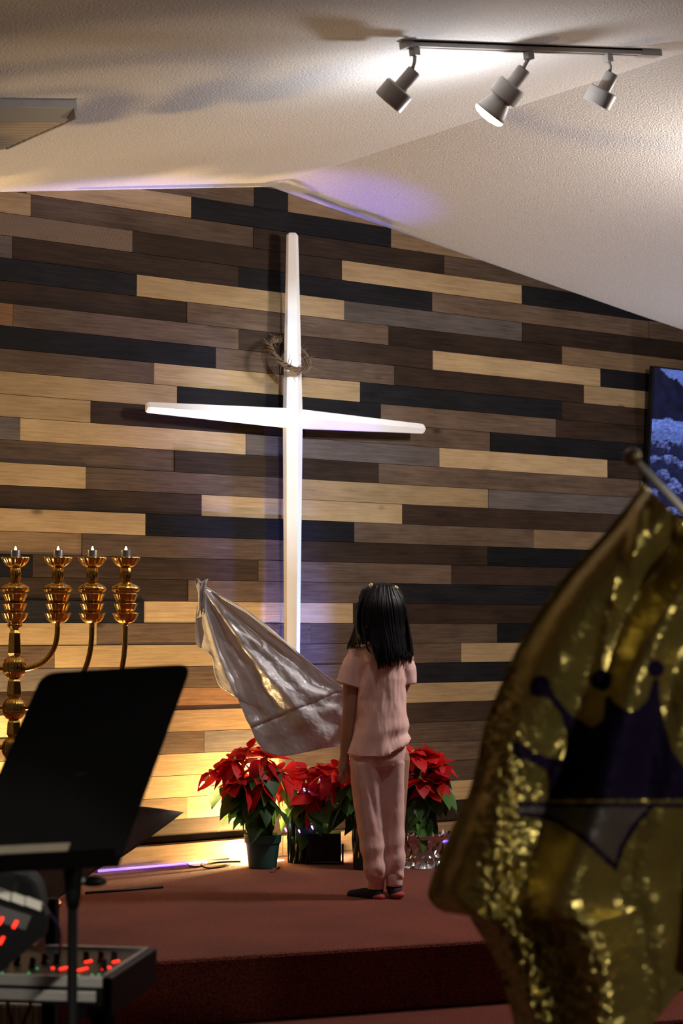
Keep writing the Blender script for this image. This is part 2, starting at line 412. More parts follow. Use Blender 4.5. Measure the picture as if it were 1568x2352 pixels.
q = MB(); q.hexa(fbox(-1.235, -0.012, 0.006, depth_y-0.006, 0.030, 0.070, 0.022)); lens = q.build('diffuser', LENS, fl)
for i in range(11):                     # ribs of the diffuser
    y = 0.04 + i*(depth_y-0.08)/10
    q = MB(); q.hexa(fbox(-1.21, -0.036, y-0.005, y+0.005, 0.0702, 0.0725)); q.build('rib', LENS, lens)
q = MB(); q.hexa(fbox(-0.012, 0.001, 0.004, depth_y-0.004, 0.012, 0.066, 0.002)); q.build('end_cap', GREYMET, fl)

# track with three heads
T0, T1 = on_ceiling(918, 98), on_ceiling(1488, 112)
ty = (T0.y+T1.y)/2
def tp(x, drop=0.0): return Vector((x, ty, ceil_z(x))) + nd*drop
tr = empty('track_light', tp((T0.x+T1.x)/2), 'white ceiling track with three adjustable spot heads, only the middle one lit', 'track light')
TRK = mat('track_enamel', (0.50, 0.47, 0.44), 0.45, noise_amt=0.06)
q = MB()
for ya, yb, dn in ((-0.018, -0.006, 0.020), (0.006, 0.018, 0.020), (-0.018, 0.018, 0.006)):
    p = []
    for nn in (0.0005, dn):
        for x, y in ((T0.x, ya), (T1.x, ya), (T1.x, yb), (T0.x, yb)): p.append(tp(x, nn) + Vector((0, y, 0)))
    q.hexa(p)
q.build('rail', TRK, tr)
for x, ln in ((T0.x-0.005, 0.03), (T1.x-0.03, 0.10)):
    q = MB(); p = []
    for nn in (0.0008, 0.024):
        for xx, y in ((x, -0.021), (x+ln, -0.021), (x+ln, 0.021), (x, 0.021)): p.append(tp(xx, nn) + Vector((0, y, 0)))
    q.hexa(p); q.build('rail_end', TRK, tr, bevel=0.002)
GLOW = mat('lit_lamp_face', (0.9, 0.9, 0.85), 0.3, emit=(1.0, 0.96, 0.86), strength=14)
RIMG = mat('lamp_rim', (0.9, 0.75, 0.4), 0.3, emit=(1.0, 0.78, 0.35), strength=2.2)
DARKHOLE = mat('socket_inside', (0.01, 0.01, 0.01), 0.7)
# (joint on rail, top of the tube, lower end of the wide cup) in the picture
for i, (jx, tpx, epx, dd) in enumerate((((937, 108), (952, 162), (890, 236), 0.0), ((1181, 124), (1204, 158), (1152, 226), 0.0), ((1387, 122), (1406, 168), (1368, 240), 0.0))):
    base = on_ceiling(jx[0], jx[1]-8); base = tp(base.x, 0.022)
    dpt = (base - CAM).dot(FW)
    top = at_d(tpx[0], tpx[1], dpt); end = at_d(epx[0], epx[1], dpt + 0.03)
    ax = (end - top).normalized(); L = (end - top).length
    head = MB(); head.lathe(top, [(0.0225, 0), (0.0245, 0.003), (0.0245, L*0.52), (0.047, L*0.52), (0.052, L*0.55), (0.053, L*0.60), (0.053, L*0.98), (0.050, L)], 28, ax)
    ho = head.build('lamp_head', TRK, tr, autosmooth=35)
    q = MB(); q.lathe(top - ax*0.0015, [(0.019, 0), (0.019, 0.003)], 20, ax); q.build('socket_opening', DARKHOLE, ho)
    q = MB(); q.obox(base + nd*0.012, sd*0.014, Vector((0, 0.014, 0)), nd*0.014); q.build('adapter', TRK, tr, bevel=0.003)
    q = MB(); q.tube([base + nd*0.02, base + (top-base)*0.55 + nd*0.004, top + ax*0.02], 0.0065, 10); q.build('stem', TRK, ho, smooth=True)
    if i == 1:
        lamp = MB(); s0 = end - ax*0.02
        lamp.lathe(s0, [(0.030, 0), (0.036, 0.02), (0.048, 0.05), (0.056, 0.075), (0.0575, 0.085)], 28, ax)
        bo = lamp.build('reflector_lamp', TRK, ho, smooth=True)
        q = MB(); q.lathe(s0 + ax*0.0852, [(0.0575, 0), (0.058, 0.006), (0.056, 0.010)], 28, ax); q.build('lamp_rim', RIMG, bo)
        q = MB(); q.lathe(s0 + ax*0.0952, [(0.0555, 0), (0.045, 0.008), (0.02, 0.013), (0.001, 0.014)], 28, ax); q.build('lamp_face', GLOW, bo, smooth=True)
        tip = s0 + ax*0.125
        light('track_spot', 'SPOT', tip, 95, (0.74, 0.86, 1.0), at_y(668, 980), 0.03, 30, 0.7)
        light('track_spill', 'POINT', s0 + ax*0.30, 6.5, (0.93, 0.95, 1.0), size=0.03)

# ================================================================== CROSS
cr = empty('wall_cross', Vector((5.306, WALL_Y-0.12, 1.05)), 'tall white tapering cross with faceted arms standing off the plank wall', 'cross')
cb = WALL_Y - 0.085                     # back of the cross
cc = at_y(668, 962, cb); cxx, czz = cc.x, cc.z
def arm(p0, p1, w0, w1, t, side):       # ridge-fronted bar, wide at the crossing
    p0, p1, side = Vector(p0), Vector(p1), Vector(side); rings = []
    for p, w in ((p0, w0), (p1, w1)):
        h = w/w0
        rings.append([p - side*w, p + side*w, p + side*w + Vector((0, -0.030*h, 0)), p + Vector((0, -t*h, 0)), p - side*w + Vector((0, -0.030*h, 0))])
    # blunt point at the far end
    d = (p1-p0).normalized()*0.012; h = w1/w0
    rings.append([q + (p1 + Vector((0, -0.02*h, 0)) - q)*0.28 + d for q in rings[1]])
    b = MB(); b.loft(rings); return b
z_top = at_y(666, 542, cb).z; xl = at_y(338, 940, cb).x; xr = at_y(966, 985, cb).x
# the four arms are mitred at the crossing: a short square centre keeps the ridges meeting
for nm, p1, w1, side in (('upper_arm', (cxx, cb, z_top), 0.028, (1,0,0)), ('lower_arm', (cxx, cb, 1.06), 0.034, (1,0,0)),
                         ('left_arm', (xl, cb, czz), 0.024, (0,0,1)), ('right_arm', (xr, cb, czz), 0.024, (0,0,1))):
    arm((cxx, cb, czz), p1, 0.047, w1, 0.062, side).build(nm, WHITE, cr)
for z in (czz, 1.25):
    q = MB(); q.box((cxx-0.02, cb+0.0005, z-0.02), (cxx+0.03, WALL_Y-0.007, z+0.02)); q.build('wall_bracket', BLACK, cr)

# crown of thorns hung on the upright
THORN = mat('dry_thorn_wood', (0.12, 0.075, 0.04), 0.7, noise_amt=0.4, scale=60)
k0 = at_y(664, 815, cb-0.03); rt_ = random.Random(11)
ct = empty('crown_of_thorns', k0 - Vector((0,0,0.08)), 'twisted brown crown of thorns hung on the upright of the cross', 'crown')
n1 = Vector((1.0, 0.05, -0.10)).normalized(); n2 = Vector((-0.12, -0.66, -0.75)).normalized(); n2 = (n2 - n1*n2.dot(n1)).normalized(); n3 = n1.cross(n2)
def ringp(a, r, h): return k0 + n1*(math.cos(a)*r) + n2*(math.sin(a)*r) + n3*h
for j in range(6):
    ph = j*2*math.pi/6; pts = []
    for i in range(49):
        a = 2*math.pi*i/48; tw = 5*a + ph
        pts.append(ringp(a, 0.108 + 0.011*math.cos(tw) + rt_.uniform(-.003,.003), 0.011*math.sin(tw) + rt_.uniform(-.003,.003)))
    q = MB(); q.tube(pts, 0.0036, 6); q.build('twig', THORN, ct, smooth=True)
for i in range(84):
    a = rt_.uniform(0, 2*math.pi); p = ringp(a, 0.108, 0)
    d = ((p-k0).normalized()*rt_.uniform(-0.9, 1) + n3*rt_.uniform(-1, 1) + Vector((rt_.uniform(-.5,.5), rt_.uniform(-.5,.5), rt_.uniform(-.5,.5)))).normalized()
    q = MB(); q.tube([p, p + d*0.02, p + d*rt_.uniform(0.036, 0.066)], [0.0032, 0.0018, 0.0003], 5); q.build('thorn', THORN, ct)

# ================================================================== TELEVISION
tvp = at_y(1487, 842, WALL_Y-0.055); TW, TH = 1.45, 0.83
tv = empty('television', (tvp.x + TW/2, WALL_Y-0.04, tvp.z - TH), 'black wall-mounted television showing blue sea and rocks', 'television')
tilt = math.radians(5); tu = Vector((0, -math.sin(tilt), math.cos(tilt))); tn = Vector((0, -math.cos(tilt), -math.sin(tilt)))
t00 = Vector((tvp.x, tvp.y + TH*math.sin(tilt), tvp.z - TH*math.cos(tilt)))   # lower left front corner
t00 = t00 - Vector((0, 0.045, 0)) - tu*0.0
tx = Vector((1,0,0))
q = MB(); q.obox(t00 + tx*TW/2 + tu*TH/2 - tn*0.016, tx*(TW/2), tu*(TH/2), tn*0.016); q.build('cabinet', BLACKPL, tv, bevel=0.003)
q = MB(); q.box((tvp.x+TW/2-0.15, WALL_Y-0.030, t00.z+0.25), (tvp.x+TW/2+0.15, WALL_Y-0.006, t00.z+0.55)); q.build('wall_mount', BLACK, tv)
def inpoly(x, y, P):
    r = False; j = len(P)-1
    for i in range(len(P)):
        if (P[i][1] > y) != (P[j][1] > y) and x < (P[j][0]-P[i][0])*(y-P[i][1])/(P[j][1]-P[i][1]) + P[i][0]: r = not r
        j = i
    return r
_rr = random.Random(4)
ROCKS = [(-4+i*13+_rr.uniform(-4,4)+(j % 2)*6, 45+j*9+_rr.uniform(-3,3), _rr.uniform(6,11), _rr.uniform(4,6.5)) for j in range(6) for i in range(13)]
def tv_col(X, Y):                       # picture on the screen in centimetres from its left/top edge
    z = noise.fractal(Vector((X*0.35, Y*0.9, 3.3)), 0.8, 2.1, 4); z2 = noise.fractal(Vector((X*0.15, Y*0.15, 9.3)), 0.9, 2, 4)
    c = Vector((0.006, 0.007, 0.03)) * (1 + 0.6*z2)
    sky = 1.5 + max(0, (6 - X))*0.8
    if Y < 9 - abs(X-26)*0.30 + z2*3 and X > 4.5 and Y < (X-4.0)*0.62: c = Vector((0.10, 0.16, 0.50))*(1 + 0.25*z)
    hy = 28.5 - 2.2*math.exp(-((X-12.5)/3.2)**2)*0.9
    if hy < Y < 41:
        f = 1.0 + 0.75*z
        c = Vector((0.11, 0.17, 0.52))*max(0.12, f if Y < 34 else f*0.8)
    if Y > 39.5 + z2*2.5:
        c = Vector((0.008, 0.010, 0.04))
        for rx, ry, ra, rb in ROCKS:                   # boulders, the nearer ones later in the list
            ex, ey = (X-rx)/ra, (Y-ry)/rb
            if ex*ex + ey*ey < 1 + 0.35*z2:
                t = max(0, -ey*0.9 - 0.10 + 0.25*ex + 0.5*z); c = Vector((0.010, 0.013, 0.05))*(1+0.5*z) + Vector((0.13, 0.17, 0.48))*min(1, t*1.5)*(0.75 + 0.5*z)
    return (max(c.x,0), max(c.y,0), max(c.z,0), 1)
NX, NY = 190, 110; mx_ = 0.010; SW, SH = TW-2*mx_, TH-2*mx_
q = MB()
for j in range(NY+1):
    for i in range(NX+1): q.v.append(t00 + tx*(mx_ + SW*i/NX) + tu*(mx_ + SH*j/NY) + tn*0.0012)
for j in range(NY):
    for i in range(NX): a = j*(NX+1)+i; q.face(a, a+1, a+NX+2, a+NX+1)
sm, snt, sb = new_mat('screen_picture')
va = snt.nodes.new('ShaderNodeVertexColor'); va.layer_name = 'picture'
sb.inputs['Base Color'].default_value = (0.005, 0.005, 0.006, 1); sb.inputs['Roughness'].default_value = 0.25
snt.links.new(va.outputs['Color'], sb.inputs['Emission Color']); sb.inputs['Emission Strength'].default_value = 0.42
scr = q.build('screen', sm, tv)
ca = scr.data.color_attributes.new('picture', 'FLOAT_COLOR', 'POINT')
for j in range(NY+1):
    for i in range(NX+1): ca.data[j*(NX+1)+i].color = tv_col(SW*100*i/NX, SH*100*(1 - j/NY))

# ================================================================== MENORAH
GOLD = mat('polished_brass', (0.80, 0.50, 0.12), 0.20, 1.0, noise_amt=0.10, scale=14, bump=0.0006, bump_scale=120)
md = 7.49; U = md/FPX
def mp_(px, py, dep=0.0): return at_d(34, 1440, md) + RT*((px-34)*U) + UZ*((1440-py)*U) + FH*dep
m0 = Vector((mp_(34, 1440).x, mp_(34, 1440).y, STAGE))
men = empty('menorah', m0, 'tall polished brass seven-branched menorah at the left of the stage', 'menorah')
HEADX = [34, 132, 211, 288, -64, -143, -220]
def mlathe(name, px, prof, lobes=0, amp=0.0, seg=32, parent=men, smooth=True):   # prof: (half width px, picture y)
    q = MB(); base = mp_(px, 1440)
    q.lathe(base, [(r*U, (1440-y)*U) for r, y in prof], seg, None, lobes, amp)
    return q.build(name, GOLD, parent, smooth=smooth)
for i, hx in enumerate(HEADX):
    mlathe('drip_pan', hx, [(4,1304),(12,1303),(20,1299),(27,1291),(31,1284),(33,1280),(31,1280),(25,1290),(14,1296),(3,1297)], 16, 0.05, 64)
    mlathe('neck', hx, [(9,1345),(9,1338),(12,1330),(13,1318),(11.5,1305),(10,1303)], 12, 0.06, 48)
    mlathe('bulb', hx, [(10,1363),(24,1361),(31,1356),(32,1352),(28,1346),(18,1341),(10,1337)], 12, 0.04, 48)
    for y, w in ((1388, 27), (1410, 26), (1432, 29)):
        mlathe('blossom_cup', hx, [(5,y),(12,y-0.5),(18,y-4),(w*0.82,y-10),(w*0.92,y-17),(w,y-22),(w*1.04,y-24),(w*0.97,y-24),(w*0.86,y-18),(6,y-16)], 12, 0.045, 48)
    if i:
        r = abs(hx-34); sgn = 1 if hx > 34 else -1; yb = {98:1537, 177:1625, 254:1716}[r]; pts = []
        for k in range(19):
            a = math.pi/2*k/18; e = 2/2.5
            pts.append(mp_(34 + sgn*r*math.sin(a)**e, 1440 + (yb-1440)*math.cos(a)**e))
        pts.append(mp_(hx, 1432))
        q = MB(); q.tube(pts, 6.2*U, 12); q.build('branch', GOLD, men, smooth=True)
mlathe('blossom_stem', 34, [(10,1447),(13,1442),(18,1436),(14,1431),(6,1430)], 0, 0, 24)
def hexseg(y0, y1, w0, w1):
    mlathe('shaft_segment', 34, [(w1*0.75,y1+2),(w1*0.8,y1),(w1,y1-6),(w0,y0+6),(w0*0.8,y0),(w0*0.7,y0-2)], 0, 0, 6, smooth=False)
def knob(y, w=28, h=27):
    mlathe('knop', 34, [(9,y+h),(17,y+h*0.86),(24,y+h*0.5),(w*0.95,y+h*0.22),(w*0.9,y+h*0.16),(w,y+h*0.02),(w*0.92,y-h*0.12),(w*0.95,y-h*0.2),(22,y-h*0.6),(14,y-h*0.9),(9,y-h)], 24, 0.03, 96)
for y in (1532, 1626, 1717): knob(y)
hexseg(1448, 1506, 14, 17); hexseg(1558, 1600, 16, 19); hexseg(1652, 1690, 16, 18); hexseg(1744, 1880, 15, 19); knob(1908, 32, 28); hexseg(1936, 2010, 16, 20)
zb_ = lambda z: 1440 - (z - CAM.z)/U
mlathe('base', 34, [(20,zb_(STAGE+0.125)),(30,zb_(STAGE+0.115)),(48,zb_(STAGE+0.085)),(78,zb_(STAGE+0.065)),(84,zb_(STAGE+0.050)),(84,zb_(STAGE+0.046)),(106,zb_(STAGE+0.030)),(112,zb_(STAGE+0.016)),(112,zb_(STAGE+0.002)),(100,zb_(STAGE+0.002))][::-1], 0, 0, 48, smooth=False)
ALU = mat('tealight_tin', (0.55, 0.56, 0.58), 0.35, 1.0, noise_amt=0.1); WAX = mat('white_wax', (0.75, 0.66, 0.52), 0.5)
FLAME = mat('candle_flame', (1, 0.8, 0.4), 0.5, emit=(1.0, 0.62, 0.22), strength=22)
CLAB = ['lit tealight on the central shaft of the brass menorah', 'lit tealight on the first branch right of the menorah shaft', 'lit tealight on the second branch right of the menorah shaft', 'lit tealight on the outermost right branch of the menorah',
        'lit tealight on the first branch left of the menorah shaft', 'lit tealight on the second branch left of the menorah shaft', 'lit tealight on the outermost left branch of the menorah']
for i, hx in enumerate(HEADX):
    c = mp_(hx, 1296.5); tl = empty('tealight', c, CLAB[i], 'candle', 'tealights on the menorah')
    hgt = 26*U
    q = MB(); q.lathe(c, [(0.0185,0.0),(0.0195,0.001),(0.0195,hgt+0.012),(0.0185,hgt+0.012),(0.0185,hgt+0.006),(0.001,hgt+0.006)], 24); q.build('tin', ALU, tl, autosmooth=40)
    q = MB(); q.lathe(c, [(0.018,hgt+0.003),(0.018,hgt+0.0095),(0.006,hgt+0.008),(0.001,hgt+0.008)], 20); q.build('wax', WAX, tl)
    q = MB(); q.lathe(c, [(0.001,hgt+0.010),(0.0042,hgt+0.012),(0.0048,hgt+0.015),(0.003,hgt+0.021),(0.0004,hgt+0.027)], 10); q.build('flame', FLAME, tl, smooth=True)

# ================================================================== FLOODLIGHTS AND FLOOR CLUTTER
WARM = (1.0, 0.66, 0.27)
LENSW = mat('floodlight_glass', (0.9, 0.8, 0.6), 0.2, emit=(1.0, 0.8, 0.45), strength=30)
def floodlight(base, face_dir, w, h, dpt, label, elev):
    base = Vector(base); f = Vector(face_dir); f.z = 0; f.normalize(); side = Vector((-f.y, f.x, 0))
    up_ = (UZ*math.cos(elev) - f*math.sin(elev)); out = (f*math.cos(elev) + UZ*math.sin(elev))
    e = empty('floodlight', base, label, 'floodlight')
    c = base + UZ*(h*0.5 + 0.012 + 0.35*dpt*math.sin(elev))
    q = MB(); q.obox(c, side*(w/2), up_*(h/2), out*(dpt/2)); q.build('housing', BLACKPL, e, bevel=0.004)
    q = MB(); q.obox(c + out*(dpt/2 + 0.0015), side*(w/2*0.86), up_*(h/2*0.84), out*0.0015); q.build('lamp_glass', LENSW, e)
    for s_ in (-1, 1):
        q = MB(); q.obox(base + side*(s_*(w/2+0.008)) + UZ*(h*0.33+0.004), side*0.004, f*0.012, UZ*(h*0.33)); q.build('bracket_arm', BLACK, e)
    q = MB(); q.obox(base + UZ*0.005, side*(w/2+0.012), f*0.03, UZ*0.004); q.build('foot', BLACK, e)
    for k in range(5):
        q = MB(); q.obox(c - out*(dpt/2+0.006) + side*((k-2)*w*0.19), side*0.004, up_*(h*0.42), out*0.006); q.build('cooling_fin', BLACKPL, e)
    return c + out*(dpt/2 + 0.02), out
fa = at_z(745, 1984); p, o_ = floodlight(fa, FH, 0.150, 0.130, 0.07, 'black box floodlight on the carpet between the poinsettias', math.radians(6))
light('flood_middle', 'SPOT', p, 16, WARM, p + o_ + Vector((0.1, 0, 0.3)), 0.05, 140, 0.6)
fb = at_z(574, 1950); fb = Vector((fb.x, WALL_Y-0.21, STAGE)); p, o_ = floodlight(fb, (-1, 0.3, 0), 0.10, 0.045, 0.045, 'small floodlight hidden behind the green-potted poinsettia', math.radians(38))
pl = Vector((fb.x-0.10, WALL_Y-0.19, STAGE+0.018))
light('flood_left', 'SPOT', pl, 120, WARM, pl + Vector((-1.0, 0.55, 0.80)), 0.012, 125, 0.35)
fc = Vector((3.75, WALL_Y-0.42, STAGE)); p, o_ = floodlight(fc, (-0.3, 1, 0), 0.14, 0.09, 0.05, 'floodlight standing on the carpet behind the brass menorah', math.radians(62))
light('flood_menorah', 'SPOT', p, 62, WARM, p + Vector((-0.1, 0.12, 1.0)), 0.04, 140, 0.6)

# blue and violet uplight for the cross
pb_ = at_z(690, 1972); pb_ = Vector((5.44, WALL_Y-0.14, STAGE))
e = empty('uplight', pb_, 'small round uplight at the foot of the white cross', 'uplight')
q = MB(); q.lathe(pb_, [(0.045,0.001),(0.05,0.004),(0.05,0.05),(0.046,0.055),(0.04,0.052)], 24); q.build('housing', BLACKPL, e, autosmooth=40)
UPG = mat('uplight_lens', (0.3, 0.3, 0.9), 0.2, emit=(0.32, 0.38, 1.0), strength=12)
q = MB(); q.lathe(pb_, [(0.0395,0.052),(0.036,0.0535),(0.001,0.054)], 24); q.build('lens', UPG, e)
light('cross_uplight', 'SPOT', pb_ + Vector((0,0,0.075)), 100, (0.22, 0.14, 1.0), (5.52, WALL_Y-0.20, 3.5), 0.03, 20, 1.0)
pb2 = Vector((5.84, WALL_Y-0.42, STAGE)); e2 = copy_tree(e); e2.location = pb2; e2['label'] = 'small round blue uplight on the carpet behind the girl'
light('cross_uplight_blue', 'SPOT', pb2 + Vector((0,0,0.075)), 230, (0.13, 0.22, 1.0), (5.20, WALL_Y-0.05, 1.75), 0.03, 30, 0.9)

# light rope along the base board
LED = mat('violet_light_rope', (0.2, 0.15, 0.8), 0.3, emit=(0.13, 0.07, 1.0), strength=2.2)
for pts, lab in (([(226,1995),(300,1988),(360,1979),(430,1971),(475,1966)], 'glowing violet light rope lying left of the green pot'),
                 ([(925,1944),(960,1941),(1000,1934),(1024,1929),(1060,1925)], 'glowing violet light rope lying behind the silver foil pot')):
    P = [Vector((at_y(x, 1975, WALL_Y-0.072).x, WALL_Y-0.072, STAGE+0.007)) for x, y in pts]
    q = MB(); q.tube(P, 0.0058, 10); tag(q.build('light_rope', LED, origin=P[0], smooth=True), lab, 'light rope', 'light ropes along the base board')

def cable(name, pts, r, label, material=RUBBER, cat='cable', seg=8):
    P = [Vector(p) for p in pts]; S = []
    for i in range(len(P)-1):
        p0, p1, p2, p3 = P[max(i-1,0)], P[i], P[i+1], P[min(i+2, len(P)-1)]
        for k in range(6):
            t = k/6; S.append(0.5*((2*p1) + (p2-p0)*t + (2*p0-5*p1+4*p2-p3)*t*t + (3*p1-p0-3*p2+p3)*t**3))
    S.append(P[-1]); q = MB(); q.tube(S, r, seg); return tag(q.build(name, material, origin=P[0], smooth=True), label, cat)
gz = lambda x, y, h=0.0: at_z(x, y, STAGE+0.0045+h)
cable('power_cable', [gz(560,1971), gz(520,1968,.012), gz(470,1972,.012), gz(440,1979), gz(432,1987), gz(455,1991), gz(500,1981,.01), gz(552,1979,.012)], 0.0042, 'black power cable looped left of the green plant pot')
cable('power_cable', [gz(556,1984), gz(520,1990), gz(478,1994), gz(462,1986,.012), gz(480,1977,.014), gz(530,1972,.016)], 0.0035, 'thin dark cable coiled beside the power strip')
ps = at_z(515, 1970); e = empty('power_strip', ps, 'black power strip lying on the carpet beside the green pot', 'power strip')
a_ = (at_z(560, 1962) - at_z(470, 1976)).normalized(); s_ = Vector((-a_.y, a_.x, 0))
q = MB(); q.obox(ps + UZ*0.017 + s_*0.03, a_*0.10, s_*0.026, UZ*0.016); q.build('body', BLACKPL, e, bevel=0.005)
for k in range(4):
    q = MB(); q.obox(ps + UZ*0.0335 + s_*0.03 + a_*(-0.07+0.046*k), a_*0.014, s_*0.014, UZ*0.0012); q.build('socket', BLACK, e)
pc = at_z(542, 1986); q = MB(); q.obox(pc + UZ*0.002, a_*0.042, s_*0.024, UZ*0.0018); tag(q.build('paper_tag', mat('white_card', (0.55, 0.52, 0.45), 0.7), origin=pc), 'small white card lying on the carpet beside the green pot', 'card')
# dark rod on the carpet
r0, r1 = at_z(196, 2051, STAGE+0.006), at_z(374, 2037, STAGE+0.006)
q = MB(); q.tube([r0, r0*0.5+r1*0.5, r1], 0.0055, 8); tag(q.build('floor_rod', RUBBER, origin=r0, smooth=True), 'thin black rod lying on the red stage carpet', 'rod')

# ================================================================== POINSETTIAS
def leaf_mesh(name, m, wd, droop, cup, seed):
    r = random.Random(seed); st = [0, .12, .28, .45, .62, .78, .9, 1]; ww = [.03, .22, .42, .5, .42, .27, .12, 0.0]
    q = MB()
    for t, w in zip(st, ww):
        z = -droop*t*t; zz = r.uniform(-.02, .02)
        q.v += [Vector((-w*wd*(1+r.uniform(-.1,.1)), t, z + cup*w + zz)), Vector((0, t, z)), Vector((w*wd*(1+r.uniform(-.1,.1)), t, z + cup*w - zz))]
    for i in range(len(st)-1):
        a = i*3; q.face(a, a+1, a+4, a+3); q.face(a+1, a+2, a+5, a+4)
    return q.mesh(name, m, smooth=True)
def leaf_mat(name, c0, c1, trans, rough=0.5):
    m, nt, b = new_mat(name); n, l = nt.nodes, nt.links
    tc = n.new('ShaderNodeTexCoord'); oi = n.new('ShaderNodeObjectInfo'); z = n.new('ShaderNodeTexNoise'); z.inputs['Scale'].default_value = 4; z.inputs['Detail'].default_value = 4
    l.new(tc.outputs['Object'], z.inputs['Vector'])
    ad = n.new('ShaderNodeMath'); ad.operation = 'MULTIPLY_ADD'; ad.inputs[1].default_value = 0.6; ad.inputs[2].default_value = -0.05; l.new(oi.outputs['Random'], ad.inputs[0])
    a2 = n.new('ShaderNodeMath'); a2.operation = 'MULTIPLY_ADD'; a2.inputs[1].default_value = 0.5; l.new(z.outputs['Fac'], a2.inputs[0]); l.new(ad.outputs[0], a2.inputs[2])
    rp = n.new('ShaderNodeValToRGB'); rp.color_ramp.elements[0].color = tuple(c0)+(1,); rp.color_ramp.elements[1].color = tuple(c1)+(1,); rp.color_ramp.elements[0].position = .2; rp.color_ramp.elements[1].position = .8
    l.new(a2.outputs[0], rp.inputs['Fac']); l.new(rp.outputs['Color'], b.inputs['Base Color']); b.inputs['Roughness'].default_value = rough; b.inputs['Specular IOR Level'].default_value = 0.35
    tr_ = n.new('ShaderNodeBsdfTranslucent'); l.new(rp.outputs['Color'], tr_.inputs['Color']); ms = n.new('ShaderNodeMixShader'); ms.inputs[0].default_value = trans
    l.new(b.outputs[0], ms.inputs[1]); l.new(tr_.outputs[0], ms.inputs[2]); l.new(ms.outputs[0], n['Material Output'].inputs['Surface'])
    return m
RED = leaf_mat('poinsettia_red', (0.36, 0.004, 0.008), (0.72, 0.018, 0.016), 0.35)
GREEN = leaf_mat('poinsettia_green', (0.016, 0.048, 0.014), (0.085, 0.20, 0.04), 0.35)
STEM = mat('plant_stem', (0.10, 0.16, 0.04), 0.6); CYA = mat('yellow_cyathia', (0.55, 0.40, 0.05), 0.5)
POTG = mat('dark_green_plastic', (0.012, 0.060, 0.055), 0.45, noise_amt=0.08); SOIL = mat('potting_soil', (0.02, 0.014, 0.01), 0.95, bump=0.004, scale=90)
FOIL = mat('crumpled_foil', (0.72, 0.72, 0.74), 0.22, 1.0, noise_amt=0.05); DFOIL = mat('dark_green_foil', (0.05, 0.07, 0.05), 0.18, 0.9, noise_amt=0.3, scale=40)
BR = [leaf_mesh('bract', RED, .66, d, c, s) for d, c, s in ((.28, .10, 1), (.5, -.08, 2), (.12, .22, 3), (.8, .12, 4))]
LF = [leaf_mesh('leaf', GREEN, .66, d, c, s) for d, c, s in ((.35, .15, 5), (.65, -.1, 6), (.2, .25, 7))]
def put_leaf(name, me, parent, base, d, length, roll=0.0):
    d = Vector(d).normalized(); x = d.cross(UZ); x = x.normalized() if x.length > 1e-3 else Vector((1,0,0)); z = x.cross(d)
    M = Matrix((x, d, z)).transposed().to_4x4() @ Matrix.Rotation(roll, 4, 'Y')
    o = obj(name, me, parent); o.matrix_local = Matrix.Translation(base) @ M @ Matrix.Scale(length, 4); return o
